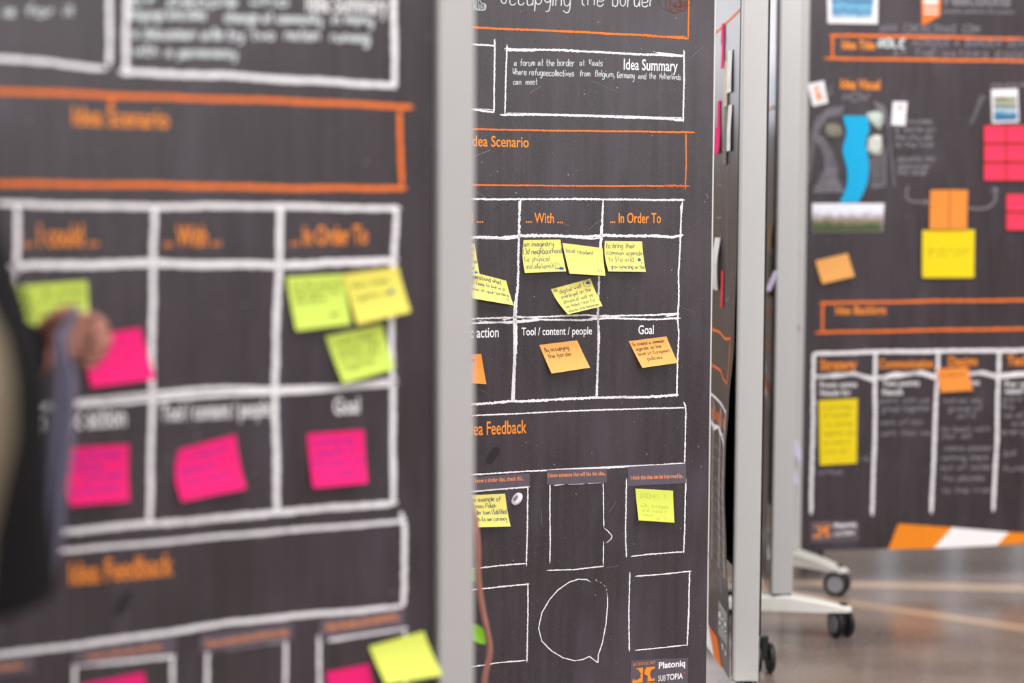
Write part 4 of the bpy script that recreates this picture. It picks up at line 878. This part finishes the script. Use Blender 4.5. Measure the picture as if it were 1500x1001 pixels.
def flat(face, pts, material, name, label, cat, off=.0035, th=.0006, loc=None, mt2=None):
    v = [face.P(x, y, off) for x, y in pts]; n = len(v)
    o = mk(name, v + [p - face.n * th for p in v], [tuple(reversed(range(n)))] + [tuple(n + i for i in range(n))] + [(i, (i + 1) % n, n + (i + 1) % n, n + i) for i in range(n)], material, None, v[0])
    return tag(o, label, cat)
def photo_mat(name, stops, warp=0.15, scale=14):
    m = bpy.data.materials.new(name); m.use_nodes = True; nt = m.node_tree; L = nt.links.new
    b = nt.nodes['Principled BSDF']; tc = N(nt, 'ShaderNodeTexCoord'); sx = N(nt, 'ShaderNodeSeparateXYZ'); L(tc.outputs['Generated'], sx.inputs[0])
    no = N(nt, 'ShaderNodeTexNoise'); no.inputs['Scale'].default_value = scale; L(tc.outputs['Generated'], no.inputs['Vector'])
    ma = N(nt, 'ShaderNodeMath', operation='MULTIPLY_ADD'); ma.inputs[1].default_value = warp * 2; L(no.outputs['Fac'], ma.inputs[0])
    su = N(nt, 'ShaderNodeMath', operation='SUBTRACT'); su.inputs[1].default_value = warp; L(sx.outputs['Z'], su.inputs[0]); L(su.outputs[0], ma.inputs[2])
    r = N(nt, 'ShaderNodeValToRGB'); L(ma.outputs[0], r.inputs[0])
    while len(r.color_ramp.elements) > 1: r.color_ramp.elements.remove(r.color_ramp.elements[0])
    r.color_ramp.elements[0].position = stops[0][0]; r.color_ramp.elements[0].color = srgb(*stops[0][1])
    for p, c_ in stops[1:]: r.color_ramp.elements.new(p).color = srgb(*c_)
    L(r.outputs[0], b.inputs['Base Color']); b.inputs['Roughness'].default_value = 0.35
    return m
MP1 = photo_mat('photo_of_blue_bay', [(0, (190, 210, 220)), (.2, (60, 130, 175)), (.45, (110, 170, 200)), (.6, (40, 110, 160)), (.8, (150, 190, 205)), (1, (70, 110, 60))], .18, 5)
MP2 = photo_mat('photo_of_city_below_sky', [(0, (50, 70, 25)), (.28, (84, 96, 58)), (.4, (142, 124, 106)), (.5, (168, 152, 146)), (.6, (196, 196, 210)), (.7, (228, 230, 240)), (1, (236, 238, 246))], .22, 7)
MP3 = photo_mat('photo_of_lake_shore', [(0, (30, 90, 135)), (.3, (60, 130, 170)), (.42, (200, 210, 210)), (.55, (40, 100, 130)), (.7, (190, 180, 150)), (.85, (90, 110, 80)), (1, (215, 215, 205))], .14, 6)
def framed(pts, inner, material, label):
    o = flat(FD, pts, M_PAPER, 'photograph', label, 'photo')
    v = [FD.P(x, y, .0042) for x, y in inner]; mk('picture', v, [(3, 2, 1, 0)], material, o); return o
framed([(1211.5, -22), (1286.5, -20), (1285.5, 35), (1212.5, 34)], [(1217, -16), (1281, -15), (1277, 28), (1219, 27)], MP1, 'white-bordered photo of blue water at the top left of the far board')
framed([(1452, 131), (1491, 130), (1492.5, 179), (1453.5, 180.5)], [(1456, 141), (1489, 140), (1490, 176), (1456, 177)], MP3, 'small photo of a lake shore on the far board, above the coral notes')
framed([(1189.7, 298), (1295.6, 298), (1292.5, 339), (1190, 340.5)], [(1190, 299), (1295, 299), (1292, 338.5), (1190.3, 340)], MP2, 'wide photo of a town under a white sky, below the blue river cutout')
o = flat(FD, [(1183, 123), (1207, 118), (1213, 150.6), (1190.6, 156)], M_PAPER, 'paper_card', 'tilted white card with an orange mark near the left edge of far board', 'card')
mb = MB()
for q in ([(1193, 128), (1197, 125), (1200, 130), (1197, 134), (1193, 132)], [(1194, 136), (1201, 134), (1205, 144), (1198, 148), (1196, 142)]): mb.add([FD.P(x, y, .0045) for x, y in reversed(q)], [tuple(range(5))])
mb.mk('orange_mark', M_OTEXT2, o)
o = flat(FD, [(1308, 148.6), (1329, 149), (1326, 184.5), (1305.5, 183)], M_PAPER, 'paper_card', 'white card with a small red mark, right of the chalk river sketch', 'card')
mb = MB(); mb.add([FD.P(x, y, .0045) for x, y in ((1315, 160), (1322, 160), (1318.5, 153))], [(0, 1, 2)]); mb.mk('red_mark', mat('red_brown_print', (190, 120, 110)), o)
Lc = [(1235, 169.5), (1237, 180), (1240.5, 190), (1239, 202), (1235, 214), (1234.5, 224), (1238, 236), (1241, 248), (1241.5, 262), (1240, 274), (1235, 287), (1229.6, 296.5)]
Rc = [(1257, 296.5), (1266, 280), (1271, 266), (1272.7, 250), (1273.3, 240), (1271, 226), (1268, 213), (1269.5, 202), (1273, 192), (1273, 182), (1270, 170)]
flat(FD, Lc + Rc, M_BLUE, 'river_cutout', 'bright blue wavy river cutout of foam on the far board', 'cutout', .0055, .003)
def stone(pts, material, label):
    n = len(pts); cx, cy = sum(p[0] for p in pts) / n, sum(p[1] for p in pts) / n
    rings = [[FD.P(cx + (x - cx) * k, cy + (y - cy) * k, o_) for x, y in reversed(pts)] for k, o_ in ((1, .002), (1.02, .005), (.85, .009), (.4, .011))]
    mb = MB(); mb.rings(rings); tag(smooth_angle(mb.mk('pebble_cutout', material, None, rings[0][0]), 60), label, 'cutout')
stone([(1269, 166), (1285, 162.5), (1293, 168), (1293.5, 180), (1288, 191), (1280, 186), (1271, 175)], M_STONEA, 'pale green pebble shape right of the blue river, upper one')
stone([(1273, 203), (1282, 198), (1291, 199), (1292, 215), (1290, 226), (1278, 226.5), (1270, 219)], M_STONEC, 'whitish pebble shape right of the blue river, lower one')
stone([(1209, 182), (1222, 181), (1231, 185), (1235, 197), (1226, 204), (1212, 202), (1208, 193)], M_STONEB, 'grey-brown pebble shape left of the blue river')
# orange ribbon shaped tag
o = flat(FD, [(1349.5, -20), (1379, -20), (1377, 23), (1351, 37.5)], M_ORANGE, 'orange_tag', 'orange tag with a slanted lower end at the top of far board', 'tag')
mb = MB()
for y in (2, 12, 19): ribbon(mb, [FD.P(1353, y, .0045), FD.P(1374, y + .5, .0045)], .004 if y > 2 else .012, FD.n, .3)
mb.mk('lettering', M_WTEXT, o)
gc = 'coral notes stacked in two columns on the far board'
for c_ in range(2):
    for r_ in range(3):
        x = 1441.8 + 33 * c_; y = 184 + 27.6 * r_
        note(FD, [(x, y), (x + 31.5, y), (x + 31.5, y + 25), (x, y + 25)], M_CORAL, '%s coral note in the %s column of the six above the orange pair, far board' % (('top', 'middle', 'bottom')[r_], ('left', 'right')[c_]), .004, ink=M_INKP, base=.004, group=gc, ws=.0016, lines=(('we work on', .1, .9, .35, .16), ('the river', .1, .8, .75, .16)))
for r_ in range(2):
    y = 284.5 + 27.5 * r_
    note(FD, [(1474.5, y), (1507, y), (1507, y + 25), (1474.5, y + 25)], M_CORAL, '%s coral note of the separate pair at the right edge of the frame' % ('upper', 'lower')[r_], .004, ink=M_INKP, base=.004, ws=.0016, lines=(('we like', .1, .9, .35, .16), ('the town', .1, .8, .75, .16)))
note(FD, [(1363, 278.5), (1390.8, 278), (1390.3, 336), (1361.5, 336)], M_ORN2, 'left of the two narrow orange notes above the bright yellow sheet', .006, base=.004)
note(FD, [(1392, 278), (1418, 278.5), (1416.5, 336), (1391.5, 336)], M_ORN2, 'right of the two narrow orange notes above the bright yellow sheet', .006, base=.004)
note(FD, [(1351.4, 337.6), (1428, 336.8), (1427, 407), (1351, 407)], M_BYEL, 'large bright yellow square note under the orange pair', .006, ink=M_INKO, base=.004, ws=.0018, lines=(('how do we make', .1, .9, .44, .06), ('it our own', .1, .85, .54, .06)))
note(FD, [(1194.5, 382), (1242, 371), (1252, 405), (1204.5, 416)], M_ORN, 'small tilted orange note near the left edge of far board', .012, base=.004)
note(FD, [(1199.6, 587), (1256.5, 584), (1255, 679), (1201, 682)], M_BYEL, 'tall bright yellow note in the Strategy column', .006, ink=M_INKO, base=.004, ws=.0018, lines=(('a strategy', .1, .85, .14, .05), ('of people', .1, .8, .26, .05), ('# a working', .1, .85, .4, .05), ('together way', .1, .9, .54, .05), ('to make it', .1, .8, .68, .05), ('with all', .1, .7, .82, .05)))
note(FD, [(1373, 540.5), (1418, 538), (1425, 572), (1378, 575)], M_ORN2, 'small orange note under the Design heading', .012, base=.004, ink=M_INKK, ws=.001, lines=(('to make our', .1, .85, .35, .14),))
# scraps and pen marks by the left post of the far board
def scrap(pts, label):
    r = [EYE + ray(x, y) * ((5.0) / ray(x, y).y) for x, y in pts]; n = len(r); back = [p + Vector((0, .0006, 0)) for p in r]
    tag(mk('paper_scrap', r + back, [tuple(range(n))] + [tuple(reversed(range(n, 2 * n)))] + [(i, (i + 1) % n, n + (i + 1) % n, n + i) for i in range(n)], M_LILAC, None, r[0]), label, 'paper')
scrap([(1164.5, 643), (1168, 646), (1174, 663), (1173.5, 681), (1165, 668), (1161, 655)], 'upper lilac-white paper scrap stuck by the left post of far board')
scrap([(1162, 688), (1165.5, 690), (1168, 702), (1171, 706), (1168, 710), (1161.5, 706)], 'lower lilac-white paper scrap stuck by the left post of far board')
for pts, col, nm in (([(1165.5, 365), (1167, 372), (1171, 371), (1173, 374)], (205, 70, 80), 'red_pen_mark'), ([(1165, 472), (1168, 477), (1173, 484)], (96, 70, 150), 'purple_pen_mark')):
    mb = MB(); ribbon(mb, [FD.P(x, y, .02) for x, y in pts], .003, FD.n, .2); mb.mk(nm, mat(nm, col), T_D)

# ================================================================== climbing plant behind the near post
M_POT = mat('terracotta_pot', (160, 92, 62), .8, .2, var=.1); M_STEM = mat('pinkish_brown_stem', (158, 108, 96), .6, .3, var=.15, scale=25); M_LEAF = mat('bright_green_leaf', (140, 205, 40), .45, .4, var=.1, trans=.3)
def U(px, py, y): r = ray(px, py); return EYE + r * (y / r.y)
YP = 2.72
pb = U(712, 1001, YP); PLT = thing('climbing_plant', (pb.x, YP, 0), 'thin reddish climbing plant stem with a lime leaf, beside the near post', 'plant')
mb = MB(); prof = [(0, .07), (.005, .075), (.15, .1), (.152, .112), (.18, .115), (.18, .1), (.165, .098)]
mb.rings([[Vector((pb.x + r * math.cos(t), YP + r * math.sin(t), z)) for t in [i / 28 * 6.283 for i in range(28)]] for z, r in prof]); smooth_angle(mb.mk('pot', M_POT, PLT))
pts = [(Vector((pb.x, YP, .15)))] + [Vector((pb.x + .012, YP, .3))] + [U(x, y, YP) for x, y in ((709, 1010), (711, 985), (719, 957), (715, 930), (706, 890), (700, 845), (701, 810), (698, 770), (690, 735), (683, 700), (682, 650), (676, 580), (668, 500), (670, 400), (664, 300))]
mb = MB(); q_ = chaikin(pts, 2); mb.tube(q_, [.0048 if i < len(q_) * .75 else .0034 for i in range(len(q_))], 10); smooth_angle(mb.mk('stem', M_STEM, PLT))
def leaf(a, b, wd, roll):
    a, b = Vector(a), Vector(b); d = (b - a); sd = d.cross(Vector((math.sin(roll), -math.cos(roll), .2))).normalized(); n_ = sd.cross(d.normalized()); v = []; f = []
    for i in range(9):
        t = i / 8; w_ = wd * math.sin(math.pi * t ** .8) ** .9 + .0004; c0 = a + d * t - Z3 * .01 * t * t
        v += [c0 - sd * w_ + n_ * w_ * .3, c0, c0 + sd * w_ + n_ * w_ * .3]
    for i in range(8):
        for j in range(2): f.append((i * 3 + j, i * 3 + j + 1, i * 3 + j + 4, i * 3 + j + 3))
    mk('leaf', v, f, M_LEAF, PLT, None, True)
leaf(U(711, 944, YP), U(682, 903, YP), .012, .2)
leaf(U(700, 850, YP), U(655, 820, YP), .014, .3); leaf(U(690, 735, YP), U(650, 700, YP), .014, .1); leaf(U(678, 600, YP), U(645, 560, YP), .014, .4); leaf(U(668, 480, YP), U(640, 430, YP), .013, .2)
leaf(U(709, 1010, YP), U(670, 1040, YP), .015, .2)

# ================================================================== person at the left edge
M_SKIN = mat('skin', (150, 100, 86), .5, .35, var=.06, scale=30); M_COAT = mat('black_coat_cloth', (13, 13, 16), .85, .15, var=.15, scale=120); M_TRS = mat('dark_grey_trousers', (40, 40, 46), .85, .2)
M_HAIR = mat('dark_brown_hair', (48, 32, 24), .6, .3, var=.3, scale=200); M_SHOE = mat('brown_leather_shoe', (62, 40, 30), .4, .4); M_BAG = mat('olive_tan_canvas', (122, 112, 92), .85, .2, var=.1, scale=60)
M_LIPS = mat('lips', (150, 80, 76), .5, .3); M_EYE = mat('eye', (230, 228, 224), .3, .5); M_IRIS = mat('iris', (60, 40, 28), .3, .5)
PX, PY = -0.64, 1.50
PER = thing('person', (PX, PY, 0), 'person in a black coat at the left edge, one hand raised to the board', 'person')
def skin_obj(name, verts, edges, radii, root, material, parent, sub=2):
    o0 = ORG[parent.name]; me = bpy.data.meshes.new(name); me.from_pydata([tuple(Vector(v) - o0) for v in verts], edges, []); me.materials.append(material)
    o = bpy.data.objects.new(name, me); COL.objects.link(o); o.parent = parent; ORG[o.name] = o0
    sk = o.modifiers.new('skin', 'SKIN'); sk.use_smooth_shade = True
    if not me.skin_vertices: me.attributes.new if False else None
    lay = me.skin_vertices[0].data if me.skin_vertices else None
    if lay is None:
        bm = bmesh.new(); bm.from_mesh(me); bm.verts.layers.skin.verify(); bm.to_mesh(me); bm.free(); lay = me.skin_vertices[0].data
    for i, r in enumerate(radii):
        lay[i].radius = r if hasattr(r, '__len__') else (r, r); lay[i].use_root = (i == root)
    o.modifiers.new('sub', 'SUBSURF').levels = sub; o.modifiers['sub'].render_levels = sub
    return o
# figure faces +x (along the board), chest depth in x, shoulders in y; left arm (far side) reaches to the board
wr = U(18, 535, 1.86); el = Vector((PX - .02, 1.74, 1.03)); shl = Vector((PX - .01, PY + .19, 1.385)); shr = Vector((PX - .01, PY - .19, 1.385))
body = [((PX - .01, PY, .93), (.12, .15)), ((PX, PY, 1.08), (.10, .13)), ((PX + .005, PY, 1.24), (.115, .15)), ((PX - .005, PY, 1.37), (.09, .14)), ((PX, PY, 1.46), .055), ((PX + .015, PY, 1.53), .055),
        (shl, .058), (el, .042), (wr, .029), (shr, .058), ((PX - .06, PY - .23, 1.11), .042), ((PX + .02, PY - .235, .89), .028), ((PX + .04, PY - .235, .80), .036), ((PX + .05, PY - .232, .72), .02),
        ((PX - .01, PY + .09, .88), .09), ((PX, PY + .1, .5), .056), ((PX - .03, PY + .1, .1), .04), ((PX + .08, PY + .11, .04), .034),
        ((PX - .01, PY - .09, .88), .09), ((PX + .01, PY - .1, .5), .056), ((PX - .02, PY - .1, .1), .04), ((PX + .09, PY - .11, .04), .034)]
palm = wr + (U(95, 497, 1.90) - wr) * .75
body += [(palm, (.026, .034))]
ed = [(0, 1), (1, 2), (2, 3), (3, 4), (4, 5), (3, 6), (6, 7), (7, 8), (3, 9), (9, 10), (10, 11), (11, 12), (12, 13), (0, 14), (14, 15), (15, 16), (16, 17), (0, 18), (18, 19), (19, 20), (20, 21), (8, 22)]
BODY = skin_obj('body', [b[0] for b in body], ed, [b[1] for b in body], 0, M_SKIN, PER)
# left hand: four fingers curled over the held strip, thumb along the side
def finger(pts, rr, nm='finger'):
    skin_obj(nm, pts, [(i, i + 1) for i in range(len(pts) - 1)], rr, 0, M_SKIN, PER, 2)
FY = 1.885
finger([palm, U(100, 470, 1.9), U(140, 468, 1.91), U(152, 483, 1.885), U(132, 492, 1.868)], [.012, .0115, .0095, .0085, .007])
finger([palm, U(105, 487, 1.9), U(148, 487, 1.905), U(158, 501, 1.88), U(134, 508, 1.863)], [.012, .0115, .0095, .0085, .007])
finger([palm, U(100, 503, 1.895), U(143, 505, 1.90), U(151, 518, 1.875), U(127, 522, 1.86)], [.012, .011, .009, .008, .0068])
finger([palm, U(95, 517, 1.89), U(132, 521, 1.893), U(140, 532, 1.87), U(120, 536, 1.857)], [.011, .0098, .008, .0072, .006])
finger([palm, U(66, 478, 1.862), U(92, 462, 1.85), U(116, 452, 1.852)], [.014, .0125, .011, .0085], 'thumb')
# right hand at the side (outside the frame)
rw = Vector((PX + .03, PY - .235, .82))
for k in range(4): finger([rw, rw + Vector((-.02 + .018 * k + .01, 0, -.09)), rw + Vector((-.02 + .018 * k + .015, .012, -.125 + .004 * abs(k - 1.5))), rw + Vector((-.02 + .018 * k + .014, .026, -.15 + .006 * abs(k - 1.5)))], [.012, .0095, .0085, .007])
finger([rw, rw + Vector((.04, .012, -.05)), rw + Vector((.046, .02, -.09))], [.012, .011, .0085], 'thumb')
# head
hc = Vector((PX + .035, PY, 1.635)); mb = MB(); rings = []
for z, rx_, ry_, ox in ((-.115, .025, .03, .035), (-.105, .05, .045, .028), (-.08, .072, .056, .012), (-.05, .082, .064, .004), (-.01, .09, .07, 0), (.03, .095, .074, -.004), (.07, .09, .07, -.008), (.1, .068, .055, -.01), (.115, .035, .03, -.012), (.12, .01, .01, -.012)):
    rings.append([hc + Vector((ox + rx_ * math.cos(t), ry_ * math.sin(t), z)) for t in [i / 24 * 6.283 for i in range(24)]])
mb.rings(rings); smooth_angle(mb.mk('head', M_SKIN, PER), 80)
mb = MB(); mb.tube([hc + Vector((.085, 0, .015)), hc + Vector((.1, 0, -.01)), hc + Vector((.107, 0, -.028)), hc + Vector((.088, 0, -.036))], [.008, .011, .014, .008], 10); smooth_angle(mb.mk('nose', M_SKIN, PER), 80)
mb = MB(); mb.tube([hc + Vector((.078, -.022, -.062)), hc + Vector((.086, 0, -.06)), hc + Vector((.078, .022, -.062))], [.003, .006, .003], 8); smooth_angle(mb.mk('mouth', M_LIPS, PER), 80)
for sgn in (-1, 1):
    mb = MB(); mb.tube([hc + Vector((-.005, sgn * .072, .025)), hc + Vector((-.012, sgn * .08, .005)), hc + Vector((-.002, sgn * .073, -.028))], [.01, .014, .007], 8, squash=.5); smooth_angle(mb.mk('ear', M_SKIN, PER), 80)
    for r_, dx, mt_e, nm in ((.012, 0, M_EYE, 'eye'), (.006, .0075, M_IRIS, 'iris')):
        c = hc + Vector((.078 + dx, sgn * .03, .005)); mb = MB()
        mb.rings([[c + Vector((r_ * math.cos(p), r_ * math.sin(p) * math.cos(t), r_ * math.sin(p) * math.sin(t))) for t in [i / 12 * 6.283 for i in range(12)]] for p in (.05, .6, 1.2, 1.8, 2.4, 3.09)]); smooth_angle(mb.mk(nm, mt_e, PER), 80)
mb = MB(); rings = []
for z, k in ((-.09, 1.0), (-.05, 1.12), (0, 1.16), (.05, 1.16), (.09, 1.2), (.12, 1.0), (.138, .5), (.142, .08)):
    a = .088 * k if z < .09 else .09 * k * (1 - (z - .09) * 6); b = .074 * k if z < .09 else .075 * k * (1 - (z - .09) * 6)
    a, b = max(a, .004), max(b, .004)
    rings.append([hc + Vector((-.012 + a * (math.cos(t) if math.cos(t) < .25 or z > .06 else .25), b * math.sin(t), z + .004 * math.sin(7 * t))) for t in [i / 28 * 6.283 for i in range(28)]])
mb.rings(rings); smooth_angle(mb.mk('hair', M_HAIR, PER), 80)
# coat: body, both sleeves
def coat_ring(cx, cy, z, rx_, ry_, wv=0.0, n=36): return [Vector((cx + (rx_ + wv * math.sin(5 * t + z * 9)) * math.cos(t), cy + (ry_ + wv * math.sin(4 * t)) * math.sin(t), z)) for t in [i / n * 6.283 for i in range(n)]]
mb = MB(); hem = U(62, 880, 1.5)
mb.rings([coat_ring(PX + .03, PY, hem.z + .004, hem.x - PX - .03, .2, .004), coat_ring(PX + .03, PY, hem.z, hem.x - PX - .028, .205, .004), coat_ring(PX + .03, PY, hem.z + .08, hem.x - PX - .031, .2, .004), coat_ring(PX + .02, PY, 1.0, .186, .195, .004), coat_ring(PX + .02, PY, 1.07, .168, .19, .003), coat_ring(PX + .01, PY, 1.14, .155, .18, .003), coat_ring(PX, PY, 1.25, .14, .19, .002),
          coat_ring(PX - .005, PY, 1.36, .12, .2), coat_ring(PX - .005, PY, 1.42, .09, .15), coat_ring(PX, PY, 1.455, .066, .075), coat_ring(PX + .005, PY, 1.5, .07, .075), coat_ring(PX + .005, PY, 1.5, .062, .066), coat_ring(PX, PY, 1.45, .05, .055)])
smooth_angle(mb.mk('coat', M_COAT, PER), 60)
cf = wr + (U(95, 497, 1.90) - wr) * .25
q_ = chaikin([shl + Vector((0, -.03, .01)), shl + Vector((0, .02, -.03)), (shl + el) / 2, el, (el + cf) / 2, cf], 2)
mb = MB(); mb.tube(q_, [.066 - .026 * (i / (len(q_) - 1)) ** 1.5 for i in range(len(q_))], 18)
smooth_angle(mb.mk('coat_sleeve', M_COAT, PER), 60)
mb = MB(); mb.tube(chaikin([shr + Vector((0, .03, .01)), shr + Vector((0, -.02, -.03)), Vector((PX - .06, PY - .23, 1.11)), Vector((PX + .02, PY - .235, .88)), Vector((PX + .025, PY - .235, .85))], 2), .06, 18); smooth_angle(mb.mk('coat_sleeve', M_COAT, PER), 60)
for sy in (1, -1):
    mb = MB(); mb.tube([(PX - .01, PY + sy * .08, .96), (PX - .005, PY + sy * .095, .75), (PX + .005, PY + sy * .1, .5), (PX - .01, PY + sy * .1, .28), (PX - .01, PY + sy * .1, .075)], [.1, .1, .08, .07, .075], 20); smooth_angle(mb.mk('trouser_leg', M_TRS, PER), 60)
    mb = MB(); mb.rings([[Vector((PX + .035 + a * math.cos(t), PY + sy * .1 + b * math.sin(t), z)) for t in [i / 24 * 6.283 for i in range(24)]] for z, a, b in ((0, .13, .045), (.018, .135, .048), (.05, .125, .046), (.08, .08, .04), (.1, .055, .04))]); smooth_angle(mb.mk('shoe', M_SHOE, PER), 60)
# lilac grey cloth strip hanging from the fingers
Lp = [(110, 447), (97, 465), (80, 490), (77, 523), (73, 600), (70, 650), (64, 740), (66, 800), (72, 862)]; Rp = [(118, 453), (106, 478), (98, 505), (112, 552), (113, 600), (108, 650), (100, 720), (92, 800), (80, 864)]
v = []; K = 60
def lerp_poly(P, t): t *= len(P) - 1; i = min(int(t), len(P) - 2); q = t - i; return (P[i][0] * (1 - q) + P[i + 1][0] * q, P[i][1] * (1 - q) + P[i + 1][1] * q)
nu = 8
for j in range(K + 1):
    a, b = lerp_poly(Lp, j / K), lerp_poly(Rp, j / K)
    for i in range(nu + 1): v.append(U(a[0] + (b[0] - a[0]) * i / nu, a[1] + (b[1] - a[1]) * i / nu, 1.845 - .1 * (j / K) ** .6 + .008 * math.sin(i * 1.6 + j * .05)))
f = [(j * (nu + 1) + i, (j + 1) * (nu + 1) + i, (j + 1) * (nu + 1) + i + 1, j * (nu + 1) + i + 1) for j in range(K) for i in range(nu)]
tag(mk('cloth_strip', v, f, mat('lilac_grey_cloth', (104, 100, 118), .8, .2, var=.08, scale=40), None, v[0], True), 'long lilac-grey cloth strip hanging from the raised hand', 'cloth')
# tan shoulder bag at the near side
BG = thing('shoulder_bag', (-.468, 1.13, .72), 'olive-tan canvas bag hanging at the near side of the person, cut by the frame', 'bag')
mb = MB(); rings = []
for z, hx, hy in ((.70, .07, .02), (.72, .085, .045), (.85, .09, .05), (.93, .098, .05), (1.0, .116, .045), (1.04, .117, .042), (1.07, .112, .035), (1.1, .10, .02)):
    rings.append([Vector((-.468 + hx * (abs(math.cos(t)) ** .5) * (1 if math.cos(t) > 0 else -1), 1.13 + hy * (abs(math.sin(t)) ** .6) * (1 if math.sin(t) > 0 else -1), z)) for t in [i / 32 * 6.283 for i in range(32)]])
mb.rings(rings); smooth_angle(mb.mk('bag_body', M_BAG, BG), 60)
mb = MB(); mb.tube(chaikin([(-.56, 1.13, 1.07), (-.60, 1.15, 1.25), (-.64, 1.2, 1.42), (-.65, 1.28, 1.475), (-.64, 1.38, 1.46), (-.56, 1.18, 1.3), (-.40, 1.13, 1.07)], 2), .008, 8); smooth_angle(mb.mk('bag_strap', M_BAG, BG), 60)
